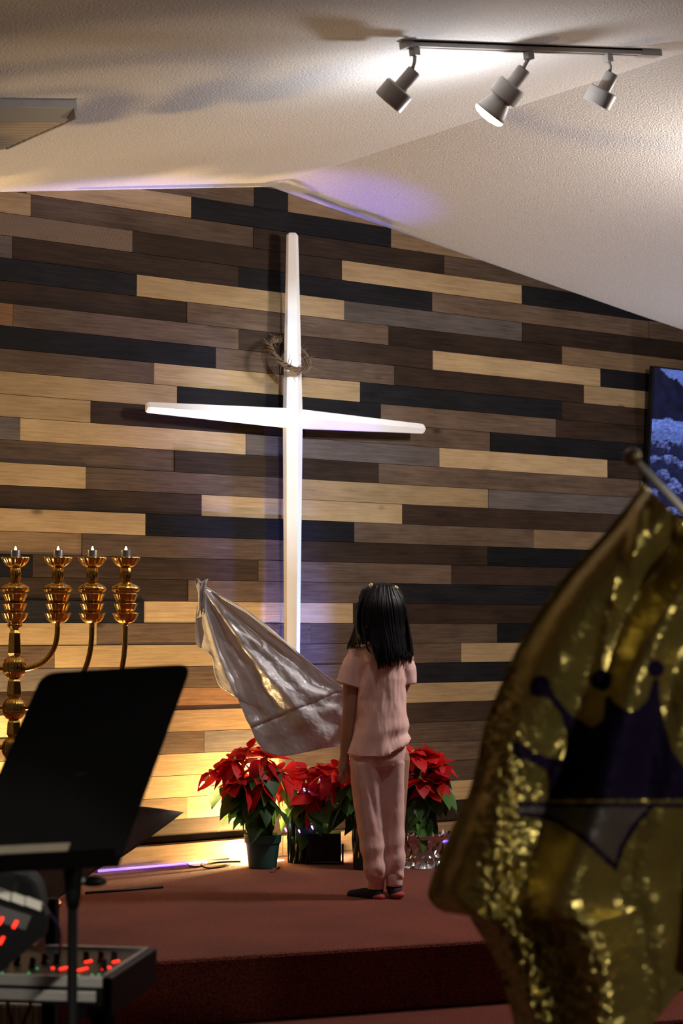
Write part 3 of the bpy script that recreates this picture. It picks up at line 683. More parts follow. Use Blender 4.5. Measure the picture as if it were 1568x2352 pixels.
def poinsettia(root, heads, pot, label, seed, leaf_n=5, lean=(0,0)):
    """heads: crowns as offsets in metres from the pot base (right, away, up)"""
    e = empty('potted_poinsettia', root, label, 'plant', 'poinsettias at the foot of the plank wall'); r = random.Random(seed); root = Vector(root)
    top = 0.155
    if pot == 'green':
        q = MB(); q.lathe(root, [(0.060,0.001),(0.063,0.004),(0.076,0.112),(0.082,0.113),(0.085,0.148),(0.082,0.150),(0.078,0.138),(0.001,0.137)], 32); q.build('pot', POTG, e, autosmooth=30)
        q = MB(); q.lathe(root, [(0.077,0.134),(0.076,0.139),(0.03,0.143),(0.001,0.142)], 24); q.build('soil', SOIL, e, smooth=True)
    else:
        fm = FOIL if pot == 'foil' else DFOIL
        tall = 0.15 if pot == 'foil' else 0.235
        prof = [(0.105,0.002),(0.094,0.015),(0.090,0.03),(0.092,0.045),(0.086,0.06),(0.090,0.075),(0.094,0.095),(0.10,0.115),(0.118,0.13),(0.135,0.15)] if pot == 'foil' else [(0.055,0.002),(0.058,0.06),(0.060,0.12),(0.064,0.18),(0.075,tall)]
        q = MB(); rings = []
        for h_i, (rr, h) in enumerate(prof):
            rings.append([root + Vector((math.cos(a)*(rr+dr), math.sin(a)*(rr+dr), max(0.001, h+dz))) for a, dr, dz in [(2*math.pi*k/60, r.uniform(-.006,.007)*(1 if h_i else .8), r.uniform(-.012,.012) if h_i == len(prof)-1 else (r.uniform(-.006,.006) if h_i else 0)) for k in range(60)]])
        q.loft(rings, cap=False); q.build('foil_wrap', fm, e)
        q = MB(); q.lathe(root, [(0.05,0.002),(0.058,0.12),(0.056,0.128),(0.001,0.128)], 20); q.build('pot', POTG, e)
    for hx, hy, hz in heads:
        hp = RT*hx + FH*hy + UZ*hz
        s0 = Vector((r.uniform(-.03,.03), r.uniform(-.03,.03), 0.13)); mid = s0*0.45 + hp*0.55 + Vector((0,0,0.03))
        q = MB(); q.tube([root+s0, root + s0*0.75 + mid*0.25 + UZ*0.02, root+mid, root+hp], [0.005,0.0045,0.004,0.003], 6); q.build('stem', STEM, e, smooth=True)
        out = Vector((hp.x, hp.y, 0)); out = out.normalized()*0.55 if out.length > 0.04 else Vector((0,0,0))
        ax = (UZ + out).normalized(); u, w = frame_of(ax); ph = r.uniform(0, 6)
        for k in range(7):
            a = ph + 2*math.pi*k/7 + r.uniform(-.25,.25); d = (u*math.cos(a)+w*math.sin(a)) + ax*r.uniform(-.45,.30)
            put_leaf('bract', r.choice(BR), e, hp - ax*0.004, d, r.uniform(.105,.142), r.uniform(-.6,.6))
        for k in range(5):
            a = ph + 0.4 + 2*math.pi*k/5 + r.uniform(-.3,.3); d = (u*math.cos(a)+w*math.sin(a)) + ax*r.uniform(.35,.8)
            put_leaf('bract', r.choice(BR), e, hp + ax*0.004, d, r.uniform(.065,.095), r.uniform(-.5,.5))
        q = MB()
        for k in range(5): q.ball(root + hp + ax*0.010 + u*r.uniform(-.010,.010) + w*r.uniform(-.010,.010), 0.0048, 6, 4)
        q.build('cyathia', CYA, e, smooth=True)
        for k in range(leaf_n):
            t = r.uniform(.30,.92); b_ = (s0*(1-t) + hp*t) + Vector((0,0,0.01)); a = r.uniform(0, 6.28)
            d = Vector((math.cos(a), math.sin(a), 0)) + (out*0.9) - UZ*r.uniform(.25,1.5)
            put_leaf('leaf', r.choice(LF), e, b_, d, r.uniform(.11,.17), r.uniform(-.6,.6))
    return e
k_ = 8.72/FPX
P1 = at_z(603, 1993)
def H(cx, by, k, lst): return [((x-cx)*k, dep, (by-y)*k) for x, y, dep in lst]
poinsettia(P1, H(603, 1993, k_, [(500,1775,-.02), (545,1748,-.06), (572,1728,.03), (610,1742,-.07), (552,1795,-.10), (600,1790,-.10), (640,1775,-.02)]), 'green', 'red poinsettia in a plain dark green pot, leftmost of the row', 21, 6)
P2 = Vector((at_z(712, 1963).x, WALL_Y-0.30, STAGE)); P2.y = WALL_Y-0.31; P2.x = at_y(690, 1960, WALL_Y-0.31).x
poinsettia(P2, H(690, 1960, 8.90/FPX, [(665,1762,-.06), (705,1752,.0), (745,1760,-.06), (722,1800,-.09), (768,1748,.02)]), 'dark', 'red poinsettia strung with coloured fairy lights behind the floodlight', 22, 6)
P3 = at_z(842, 1996)
poinsettia(P3, H(842, 1996, 8.70/FPX, [(812,1760,-.02), (838,1738,.05), (790,1788,.03), (875,1760,.10)]), 'dark', 'red poinsettia wrapped in dark shiny foil behind the girl', 23, 7)
P4 = at_z(964, 1990)
poinsettia(P4, H(964, 1990, 8.66/FPX, [(948,1730,-.04), (985,1735,.03), (1010,1760,-.03), (965,1790,-.08), (930,1770,.04), (1000,1800,-.02)]), 'foil', 'red poinsettia in crumpled silver foil, rightmost of the row', 24, 6)

# fairy lights among the leaves
FL = empty('fairy_lights', at_d(700, 1840, 8.80), 'short string of green, blue and violet fairy lights in the poinsettia', 'fairy lights')
fpts = [(655,1905),(690,1900),(712,1880),(705,1840),(697,1812),(730,1790),(760,1770),(790,1800),(775,1845)]
q = MB(); q.tube([at_d(x, y, 8.80 + 0.03*math.sin(i*2)) for i, (x, y) in enumerate(fpts)], 0.0015, 6); q.build('wire', RUBBER, FL, smooth=True)
for nm, c in (('green', (0.05, 1.0, 0.45)), ('violet', (0.5, 0.12, 1.0)), ('blue', (0.1, 0.45, 1.0)), ('red', (1.0, 0.1, 0.06))):
    globals()['FAIRY_'+nm] = mat('fairy_'+nm, c, 0.4, emit=c, strength=4.0)
for x, y, nm in ((711,1882,'green'),(716,1898,'violet'),(698,1812,'blue'),(709,1820,'blue'),(655,1903,'violet'),(686,1907,'violet'),(665,1782,'red'),(735,1790,'violet'),(792,1802,'green'),(776,1846,'red')):
    c = at_d(x, y, 8.76); q = MB(); q.lathe(c, [(0.0015,-0.004),(0.0042,0.0),(0.0036,0.008),(0.0006,0.017)], 8, Vector((0.3,-0.2,-1))); q.build('bulb', globals()['FAIRY_'+nm], FL, smooth=True)

# dry leaf on the carpet
dl = leaf_mesh('dry_leaf', mat('dry_leaf_brown', (0.12, 0.05, 0.03), 0.7), .5, .2, .4, 9); o = obj('dry_leaf', dl); o.location = at_z(642, 1996, STAGE+0.012); o.rotation_euler = (0.05, 0.2, 2.0); o.scale = (.06,.06,.06)
tag(o, 'curled dry leaf fallen on the carpet beside the green pot', 'leaf')

# ================================================================== FLAGS
def spline(pts, n):                      # Catmull-Rom through (x, y) points, n samples even in length
    S = []
    for i in range(len(pts)-1):
        p0, p1, p2, p3 = [Vector(pts[max(0, min(len(pts)-1, i+o))]) for o in (-1, 0, 1, 2)]
        for k in range(16):
            t = k/16; S.append(0.5*((2*p1) + (p2-p0)*t + (2*p0-5*p1+4*p2-p3)*t*t + (3*p1-p0-3*p2+p3)*t**3))
    S.append(Vector(pts[-1])); L = [0]
    for a, b in zip(S, S[1:]): L.append(L[-1] + (b-a).length)
    out = []; j = 0
    for i in range(n):
        s = L[-1]*i/(n-1)
        while j < len(L)-2 and L[j+1] < s: j += 1
        f = (s - L[j])/max(L[j+1]-L[j], 1e-9); out.append(S[j].lerp(S[j+1], f))
    return out
def cloth_grid(top, bottom, left, right, nu, nv, depth):
    """four outline curves of a cloth as seen face on, filled as a patch; depth(u, v) gives its distance"""
    T, B, Lc, R = spline(top, nu), spline(bottom, nu), spline(left, nv), spline(right, nv); P = []
    for j in range(nv):
        v = j/(nv-1); row = []
        for i in range(nu):
            u = i/(nu-1)
            c = T[i]*(1-v) + B[i]*v + Lc[j]*(1-u) + R[j]*u - (T[0]*(1-u)*(1-v) + T[-1]*u*(1-v) + B[0]*(1-u)*v + B[-1]*u*v)
            row.append((c.x, c.y, depth(u, v, c.x, c.y)))
        P.append(row)
    return P
def grid_mesh(q, P, pts):
    n = len(P[0]); base = len(q.v); q.v += pts
    for j in range(len(P)-1):
        for i in range(n-1): a = base + j*n + i; q.face(a, a+1, a+n+1, a+n)
def lame(name, c, rough, trans, trans_c, metal=0.85, bump=0.002, scale=160):
    m, nt, b = new_mat(name); n, l = nt.nodes, nt.links
    tc = n.new('ShaderNodeTexCoord'); z = n.new('ShaderNodeTexNoise'); z.inputs['Scale'].default_value = scale; z.inputs['Detail'].default_value = 3; l.new(tc.outputs['Object'], z.inputs['Vector'])
    bp = n.new('ShaderNodeBump'); bp.inputs['Distance'].default_value = bump; bp.inputs['Strength'].default_value = 0.7; l.new(z.outputs['Fac'], bp.inputs['Height']); l.new(bp.outputs['Normal'], b.inputs['Normal'])
    z2 = n.new('ShaderNodeTexNoise'); z2.inputs['Scale'].default_value = 9; l.new(tc.outputs['Object'], z2.inputs['Vector'])
    rp = n.new('ShaderNodeValToRGB'); rp.color_ramp.elements[0].color = tuple(x*.85 for x in c)+(1,); rp.color_ramp.elements[1].color = tuple(min(x*1.12,1) for x in c)+(1,)
    l.new(z2.outputs['Fac'], rp.inputs['Fac']); l.new(rp.outputs['Color'], b.inputs['Base Color'])
    b.inputs['Metallic'].default_value = metal; b.inputs['Roughness'].default_value = rough
    t = n.new('ShaderNodeBsdfTranslucent'); t.inputs['Color'].default_value = tuple(trans_c)+(1,); ms = n.new('ShaderNodeMixShader'); ms.inputs[0].default_value = trans
    l.new(b.outputs[0], ms.inputs[1]); l.new(t.outputs[0], ms.inputs[2]); l.new(ms.outputs[0], n['Material Output'].inputs['Surface'])
    return m
def fbm(x, y, z, o=4): return noise.fractal(Vector((x, y, z)), 0.9, 2.0, o)
def ridge(x, y, z): return noise.ridged_multi_fractal(Vector((x, y, z)), 0.9, 2.1, 4, 1.0, 2.0)

# gold lamé flag in the foreground --------------------------------------------------
GLAME = lame('gold_lame', (0.56, 0.44, 0.13), 0.22, 0.22, (0.42, 0.30, 0.09), 0.85, 0.0022, 170)
GD = 3.0
def gdepth(u, v, x, y):
    d = GD + 0.05*math.sin(u*9.0 - 0.6 + 2.2*v)*min(1, 0.25+v) + 0.02*math.sin(u*23 + 3*v)
    d += 0.09*math.exp(-(u/0.05)**2)                                        # rolled left hem
    zone = math.exp(-((x - (1130 + 0.05*(y-1600)))/55)**2)*max(0, min(1, (y-1400)/200)) + max(0, min(1, (y-2070)/90))*max(0, min(1, (1470-x)/170))*(1 if x > 1060 else 0.6)
    d -= 0.015*min(zone, 1.1)*(ridge(x/26.0, y/34.0, 2.0) + 0.5*fbm(x/9.0, y/12.0, 5.0)) - 0.0035*fbm(x/60.0, y/80.0, 7.0)
    for fx, fk, y0, y1, w, a in ((1478, -0.15, 1120, 1330, 16, .016), (1420, -0.20, 1330, 1600, 15, .014), (1590, 0.10, 1210, 1480, 26, .02), (1300, -0.35, 1700, 1840, 14, .010)):
        c = fx + fk*(y-y0); d -= a*math.exp(-((x-c)/w)**2)*max(0, min(1, (y-y0)/50))*max(0, min(1, (y1-y)/60))*(1 + 0.35*fbm(x/12.0, y/22.0, 8.0))
    return d
gt = [(1478,1112),(1560,1192),(1650,1282),(1760,1392)]
gl = [(1478,1112),(1400,1210),(1300,1320),(1240,1402),(1190,1482),(1150,1570),(1115,1660),(1095,1750),(1072,1832),(1036,1905),(1012,1962),(984,2040),(990,2072),(1022,2095),(1066,2092),(1092,2130),(1130,2192),(1156,2262),(1178,2340),(1190,2410)]
gb = [(1190,2410),(1330,2420),(1470,2375),(1568,2268),(1700,2150)]
gr = [(1760,1392),(1765,1700),(1735,1950),(1700,2150)]
NU, NV = 220, 360
P = cloth_grid(gt, gb, gl, gr, NU, NV, gdepth)
gpt = at_d(1478, 1112, GD)
gf = empty('gold_flag', at_d(1560, 2300, GD), 'large gold lame flag with a dark purple crown in the right foreground', 'flag')
pts = [at_d(x, y, d) for row in P for x, y, d in row]
q = MB(); grid_mesh(q, P, pts); cl = q.build('cloth', GLAME, gf, smooth=True)
mo = cl.modifiers.new('thickness', 'SOLIDIFY'); mo.thickness = 0.0006
PURP = mat('purple_crown_fabric', (0.006, 0.002, 0.014), 0.7, noise_amt=0.3, spec=0.08); PURP2 = mat('grey_crown_base_fabric', (0.05, 0.036, 0.032), 0.5)
CROWN = [(1232,1562),(1252,1560),(1264,1576),(1280,1606),(1310,1640),(1357,1672),(1384,1652),(1389,1604),(1398,1596),(1412,1615),(1440,1634),(1465,1631),(1486,1608),(1499,1560),(1512,1560),(1515,1605),(1528,1668),(1543,1724),(1575,1768),(1600,1700),(1625,1640),(1640,1645),(1640,1740),(1625,1834),(1469,1836),(1258,1838),(1262,1800),(1255,1768),(1225,1752),(1180,1735),(1176,1700),(1200,1712),(1225,1726),(1262,1742),(1297,1744),(1303,1690),(1292,1645),(1262,1606),(1240,1592),(1220,1596),(1216,1580)]
BALLS = [(1240,1576,24),(1380,1562,24),(1506,1536,19),(1632,1632,20)]
LINE1 = [(1188,1842),(1640,1846),(1640,1856),(1188,1852)]
LINE2 = [(1190,1866),(1240,1868),(1290,1884),(1350,1924),(1412,1982),(1424,1940),(1450,1896),(1492,1848),(1502,1852),(1462,1900),(1434,1946),(1416,2000),(1404,1992),(1345,1936),(1286,1894),(1236,1878),(1190,1874)]
BASEP = [(1190,1852),(1490,1852),(1450,1896),(1424,1940),(1412,1978),(1350,1922),(1290,1882),(1190,1868)]
def emblem(name, test, m, off):
    q = MB(); remap = {}
    def vid(idx):
        if idx not in remap: remap[idx] = len(q.v); q.v.append(pts[idx] - ray(*P[idx//NU][idx % NU][:2]).normalized()*off)
        return remap[idx]
    for j in range(NV-1):
        for i in range(NU-1):
            cx = (P[j][i][0] + P[j+1][i+1][0])/2; cy = (P[j][i][1] + P[j+1][i+1][1])/2
            if test(cx, cy): a = j*NU+i; q.face(vid(a), vid(a+1), vid(a+NU+1), vid(a+NU))
    return q.build(name, m, gf, smooth=True)
emblem('crown_emblem', lambda x, y: inpoly(x, y, CROWN) or any((x-a)**2 + (y-b)**2 < r*r for a, b, r in BALLS) or inpoly(x, y, LINE1) or inpoly(x, y, LINE2), PURP, 0.0022)
emblem('crown_base', lambda x, y: inpoly(x, y, BASEP), PURP2, 0.0016)
ROD = mat('white_flag_rod', (0.75, 0.72, 0.66), 0.3, noise_amt=0.04); BRASSB = mat('rod_end_ball', (0.30, 0.22, 0.11), 0.35, 0.6)
q = MB(); q.tube([at_d(1462, 1062, GD-0.012), at_d(1568, 1172, GD-0.012), at_d(1900, 1515, GD-0.012)], 0.0062, 12); q.build('rod', ROD, gf, smooth=True)
q = MB(); q.ball(at_d(1452, 1050, GD-0.012), 0.0142, 20, 14); q.build('rod_ball', BRASSB, gf, smooth=True)

# silver flag beside the girl -----------------------------------------------------------
SLAME = lame('silver_lame', (0.84, 0.82, 0.87), 0.30, 0.24, (0.72, 0.69, 0.74), 0.25, 0.0010, 150)
SD = 7.95
def sdepth(u, v, x, y):                  # folds fan out from the tip and from the girl's hand
    a1, r1 = math.atan2(y-1325, x-452), math.hypot(x-452, y-1325); a2, r2 = math.atan2(y-1605, 825-x), math.hypot(x-825, y-1605)
    d = SD + 0.030*math.sin(u*4.5 + v*3.0)
    d += 0.016*math.sin(a1*17 + 0.6 + r1/260)*min(1, r1/160) + 0.006*math.sin(a1*41 + r1/90)*min(1, r1/200)
    d += 0.008*math.sin(a2*13)*min(1, r2/120)*math.exp(-r2/220)
    d += 0.0055*ridge(a1*7.0, r1/85.0, 3.0)*min(1, r1/140) + 0.004*fbm(x/45.0, y/45.0, 5.0)
    d += 0.010*max(0, 1-abs((y-1640) + 0.42*(x-650))/7.0)*0.5 + (0.008 if (y-1640) + 0.42*(x-650) > 0 else 0)   # seam of the lower panel
    return d
st_ = [(474,1352),(520,1374),(565,1400),(620,1442),(680,1494),(740,1544),(812,1596)]
sl = [(474,1352),(458,1372),(450,1410),(449,1452),(452,1482),(470,1494),(486,1510),(492,1545),(506,1578),(536,1592),(552,1620),(566,1655),(574,1668),(588,1702)]
sb_ = [(588,1702),(612,1728),(650,1736),(700,1728),(745,1718),(800,1712)]
sr = [(812,1596),(806,1640),(802,1712)]
P_s = cloth_grid(st_, sb_, sl, sr, 130, 130, sdepth)
sf = empty('silver_flag', at_d(690, 1730, SD), 'crinkled silver lame flag held out to the left by the girl', 'flag')
q = MB(); grid_mesh(q, P_s, [at_d(x, y, d) for row in P_s for x, y, d in row])
cs = q.build('cloth', SLAME, sf, smooth=True); mo = cs.modifiers.new('thickness', 'SOLIDIFY'); mo.thickness = 0.0006
# gathered tip of the cloth above the rod end
q = MB(); tipc = [(447,1334),(456,1328),(466,1338),(478,1328)]
rows = [[(446,1334),(454,1327),(463,1337),(471,1331),(478,1329)], [(450,1346),(456,1342),(463,1347),(468,1343),(473,1341)], [(455,1362),(458,1360),(462,1362),(465,1360),(470,1356)], [(455,1385),(459,1384),(463,1384),(466,1384),(472,1374)], [(452,1420),(457,1418),(462,1416),(467,1414),(474,1400)]]
gp = [[(x, y, SD - 0.02 + 0.02*math.sin(i*2.2+j)) for i, (x, y) in enumerate(r)] for j, r in enumerate(rows)]
grid_mesh(q, gp, [at_d(x, y, d) for row in gp for x, y, d in row]); q.build('gathered_corner', SLAME, sf, smooth=True).modifiers.new('thickness', 'SOLIDIFY').thickness = 0.001
q = MB(); q.tube([at_d(462,1342,SD+0.012)] + [at_d(x, y+5, SD+0.012) for x, y in st_[1:]] + [at_d(862,1640,SD-0.02)], 0.0035, 8); q.build('rod', ROD, sf, smooth=True)

# ================================================================== MUSIC STAND
BASEM = at_d(168, 1990, 3.72); mroot = Vector((BASEM.x, BASEM.y, 0))
ms_ = empty('music_stand', mroot, 'black music stand with a broad tilted desk in the left foreground', 'music stand')
TL, TR, BR_, BL = at_d(98, 1546, 3.88), at_d(440, 1525, 3.88), at_d(272, 1988, 3.57), at_d(-104, 2006, 3.57)
dx = (TR-TL).normalized(); dn = (TR-TL).cross(TL-BL).normalized()
if dn.dot(FW) > 0: dn = -dn              # towards the camera
rr = 0.03; poly = [BL, BR_]
for c, a, b2 in ((TR, BR_, TL), (TL, TR, BL)):
    ua, ub = (a-c).normalized(), (b2-c).normalized()
    for k in range(7):
        t = k/6; poly.append(c + ua*rr*(1-t)**2 + ub*rr*t**2)
q = MB(); q.prism(poly, -dn*0.004); q.build('desk', BLACK, ms_)
STRIP = mat('lit_metal_edge', (0.34, 0.30, 0.22), 0.35, 0.3)  # pale tone paints in the light that the ledge lip catches
q = MB(); a, b2 = BL, BL.lerp(BR_, 0.72); upd = (TL-BL).normalized()
q.obox((BL+BR_)/2 + dn*0.03, (BR_-BL)*0.5, upd*0.002, dn*0.03); led_ = q.build('ledge', BLACK, ms_)
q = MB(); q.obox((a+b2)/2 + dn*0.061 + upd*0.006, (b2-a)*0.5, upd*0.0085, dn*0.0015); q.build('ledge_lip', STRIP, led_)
pole_top = at_d(168, 1965, 3.74)
q = MB(); q.tube([Vector((mroot.x, mroot.y, 0.06)), Vector((mroot.x, mroot.y, pole_top.z))], 0.0100, 14); q.build('pole', BLACK, ms_, smooth=True)
zz = lambda y: at_d(168, y, 3.72).z
q = MB(); q.lathe(mroot, [(0.011, zz(2085)), (0.015, zz(2060)), (0.018, zz(2010)), (0.020, zz(1978)), (0.026, zz(1960)), (0.012, zz(1955))], 20); q.build('neck', BLACK, ms_, smooth=True)
q = MB(); c = (TL+TR+BL+BR_)/4; q.tube([pole_top, (pole_top + c)/2 - dn*0.03, c - dn*0.012], [0.018, 0.02, 0.03], 10); q.build('desk_bracket', BLACK, ms_, smooth=True)
q = MB(); q.ball(at_d(214, 2024, 3.73), 0.027, 16, 10, (1, 0.5, 0.42), (RT, FH, UZ)); kn = q.build('clamp_knob', BLACKPL, ms_, smooth=True)
q = MB(); q.tube([at_d(172, 2021, 3.72), at_d(200, 2023, 3.725)], 0.005, 8); q.build('knob_bolt', GREYMET, kn)
for k in range(3):
    a = 0.5 + k*2.094; q = MB(); q.tube([mroot + Vector((0,0,0.10)), mroot + Vector((math.cos(a)*.12, math.sin(a)*.12, 0.07)), mroot + Vector((math.cos(a)*.22, math.sin(a)*.22, 0.010))], 0.009, 8); q.build('leg', BLACK, ms_, smooth=True)

# ================================================================== KEYBOARDS
SIL = mat('brushed_silver', (0.62, 0.60, 0.57), 0.45, 0.2); PANEL = mat('dark_synth_panel', (0.018, 0.022, 0.020), 0.4)
RLED = mat('red_leds', (1, 0.05, 0.02), 0.4, emit=(1.0, 0.02, 0.008), strength=1.5); GLED = mat('green_leds', (0.05, 0.8, 0.3), 0.4, emit=(0.02, 0.55, 0.2), strength=0.5)
S0 = at_d(240, 2246, 3.9); kz = S0.z
ky = (FH*0.32 + RT*0.05).normalized(); kx = Vector((ky.y, -ky.x, 0)); LEN, DEP = 1.15, 0.345
sy = empty('synthesizer', (S0 - kx*LEN/2 + ky*DEP/2) - UZ*0.074, 'silver-edged synthesizer with knobs and red LED rings behind the music stand', 'synthesizer')
def kbox(x0, x1, y0, y1, z0, z1):
    c = S0 + kx*((x0+x1)/2) + ky*((y0+y1)/2) + UZ*((z0+z1)/2); return c, kx*((x1-x0)/2), ky*((y1-y0)/2), UZ*((z1-z0)/2)
q = MB(); q.obox(*kbox(-LEN, 0, 0.0, DEP, -0.056, -0.002)); body = q.build('body', BLACKPL, sy)
q = MB(); q.obox(*kbox(-LEN+0.01, -0.012, 0.012, DEP-0.02, -0.0018, 0.0)); q.build('control_panel', PANEL, sy)
q = MB(); q.obox(*kbox(-LEN, -0.002, -0.006, 0.010, -0.020, 0.002)); q.build('front_rim', SIL, sy, bevel=0.003)
q = MB(); q.obox(*kbox(-LEN, -0.014, -0.012, -0.001, -0.048, -0.026)); q.build('front_rail', SIL, sy, bevel=0.003)
q = MB(); q.obox(*kbox(-LEN, -0.002, DEP-0.018, DEP, -0.02, 0.006)); q.build('rear_rim', SIL, sy)
q = MB(); q.obox(*kbox(0.0005, 0.020, -0.02, DEP+0.004, -0.074, 0.004)); ck = q.build('end_cheek', BLACKPL, sy, bevel=0.004)
q = MB(); q.obox(*kbox(-0.004, 0.0035, 0.0, DEP, 0.0015, 0.0062)); q.build('cheek_trim', SIL, ck)
for x, y in ((103,2213),(131,2213),(198,2208),(232,2208),(262,2208),(75,2222),(238,2226),(40,2216),(10,2220)):
    c = at_z(x, y, kz); q = MB(); q.lathe(c, [(0.0085,0.0002),(0.0085,0.004),(0.0068,0.006),(0.0062,0.020),(0.005,0.0215)], 16); q.build('knob', BLACKPL, sy, smooth=False)
for x0, x1, y in ((137,157,2227),(178,201,2230),(233,254,2227),(194,211,2211),(258,274,2211),(118,124,2225),(127,133,2211)):
    n = max(1, round((x1-x0)/5)); 
    for k in range(n):
        c = at_z(x0 + (x1-x0)*(k+.5)/n, y - 1.2*k, kz); q = MB(); q.lathe(c, [(0.0034,0.0002),(0.0034,0.002),(0.0018,0.0034)], 10); q.build('led', RLED, sy)
for x, y in ((5,2236),(66,2236),(211,2240),(227,2240),(85,2225),(180,2241)):
    c = at_z(x, y, kz); q = MB(); q.lathe(c, [(0.0024,0.0002),(0.0024,0.0014),(0.001,0.002)], 8); q.build('led', GLED, sy)
# stand under it
stn = empty('keyboard_stand', Vector((S0.x, S0.y, 0)) - kx*0.5 + ky*0.17, 'black two-tier keyboard stand at the left edge', 'keyboard stand')
for x in (-0.06, -1.05):
    q = MB(); q.obox(*kbox(x-0.02, x+0.02, 0.01, DEP+0.02, -0.086, -0.0565)); q.build('arm', BLACK, stn)
    q = MB(); c = S0 + kx*x + ky*0.2; q.obox(Vector((c.x, c.y, (kz-0.086)/2)), kx*0.02, ky*0.02, UZ*((kz-0.086)/2 - 0.001)); q.build('leg', BLACK, stn)
    q = MB(); q.obox(Vector((c.x, c.y, 0.018)), kx*0.02, ky*0.22, UZ*0.016); q.build('foot', BLACK, stn)
q = MB(); q.obox(*kbox(-1.05, -0.06, 0.185, 0.215, -0.56, -0.53)); q.build('cross_bar', BLACK, stn)
pst = at_d(116, 2140, 4.30)
q = MB(); q.obox(Vector((pst.x, pst.y, (at_d(116, 2062, 4.30).z)/2)), kx*0.015, ky*0.015, UZ*(at_d(116, 2062, 4.30).z/2 - 0.001)); q.build('upright', BLACK, stn)

# upper keyboard, a flat outline from image pixels, set facing the camera
ud = 3.72
uk = empty('upper_keyboard', at_d(20, 2300, ud), 'black upper keyboard with white keys tilted above the synthesizer', 'keyboard')
def uprism(name, px, d, thick, m, parent=uk):
    q = MB(); q.prism([at_d(x, y, d) for x, y in px], FH*thick); return q.build(name, m, parent)
uprism('body', [(-420,1925),(97,2084),(107,2104),(101,2150),(-60,2282),(-420,2300)], ud, 0.05, BLACKPL)
uprism('control_strip', [(-420,1948),(72,2104),(58,2136),(-420,1990)], ud-0.003, 0.003, mat('grey_strip', (0.11, 0.10, 0.10), 0.5))
KEYW = mat('ivory_keys', (0.85, 0.82, 0.72), 0.3)
kk = [(60,95)] + [(28-33*i, 57-33*i) for i in range(12)]
for xa, xb in kk:
    ya, yb = 2083 - (97-xa)*0.31, 2083 - (97-xb)*0.31
    uprism('key', [(xa,ya-11),(xb,yb-9),(xb-2,yb+10),(xa-2,ya+8)], ud-0.012, 0.012, KEYW)
for x, y in ((0,2115),(33,2123),(2,2160),(-30,2105)):
    uprism('led', [(x-6,y+7),(x+3,y-9),(x+9,y-7),(x,y+10)], ud-0.004, 0.002, RLED)
# black padded case lying behind the keys
cz = empty('instrument_case', at_d(10, 2080, 3.95), 'rounded black case resting behind the upper keyboard', 'case')
q = MB(); sec = [(-330,1965),(-60,1985),(20,2004),(62,2012),(80,2024),(90,2052),(99,2092),(-60,2100),(-330,2060)]
q.prism([at_d(x, y, 3.90) for x, y in sec], FH*0.10); q.build('shell', mat('black_case_fabric', (0.012,0.012,0.014), 0.8, bump=0.001, bump_scale=200), cz, bevel=0.01)
q = MB(); q.tube([at_d(-20,1995,3.94), at_d(-10,1980,3.94), at_d(30,1985,3.94), at_d(40,2006,3.94)], 0.005, 8); q.build('handle', RUBBER, cz, smooth=True)
cable('signal_cable', [at_d(92,2088,3.80), at_d(112,2098,3.82), at_d(130,2122,3.86), at_d(139,2155,3.90), at_z(136,2196,kz+0.012), at_z(134,2202,kz+0.003)], 0.0035, 'thin blue-black cable arching beside the upper keyboard', mat('blue_black_cable', (0.012,0.018,0.09), 0.35))
WP = mat('white_paper', (0.62, 0.58, 0.50), 0.7)
q = MB(); q.prism([at_d(68, 2184, 4.02), at_d(103, 2148, 4.02), at_d(103, 2190, 4.02)], FH*0.001); tag(q.build('sheet_of_paper', WP, origin=at_d(90, 2186, 4.02)), 'corner of a white sheet standing behind the upper keyboard', 'paper')
# ribbed white cabinet behind the stand
wc0 = at_d(107, 2309, 4.38); wz = wc0.z
wc = empty('ribbed_cabinet', Vector((wc0.x, wc0.y, 0)) - kx*0.3 + ky*0.045, 'white cabinet with vertical ribs below the synthesizer', 'cabinet')
def wbox(x0, x1, y0, y1, z0, z1): c = Vector((wc0.x, wc0.y, 0)) + kx*((x0+x1)/2) + ky*((y0+y1)/2) + UZ*((z0+z1)/2); return c, kx*((x1-x0)/2), ky*((y1-y0)/2), UZ*((z1-z0)/2)
CABW = mat('cream_enamel', (0.66, 0.62, 0.48), 0.5)
q = MB(); q.obox(*wbox(-0.6, 0, 0.0, 0.09, 0.001, wz)); q.build('body', CABW, wc)
for k in range(40):
    x = -0.008 - k*0.015; q = MB(); q.obox(*wbox(x-0.0045, x+0.0045, -0.006, -0.0002, 0.02, wz-0.004)); q.build('rib', CABW, wc)
cable('hanging_cable', [at_d(16,2290,4.10), at_d(20,2320,4.14), at_d(27,2360,4.16), at_d(30,2480,4.17)], 0.0038, 'black cable hanging in front of the ribbed cabinet, left of two')
cable('hanging_cable', [at_d(74,2290,4.10), at_d(66,2322,4.14), at_d(52,2356,4.16), at_d(40,2480,4.17)], 0.0038, 'black cable slanting in front of the ribbed cabinet, right of two')

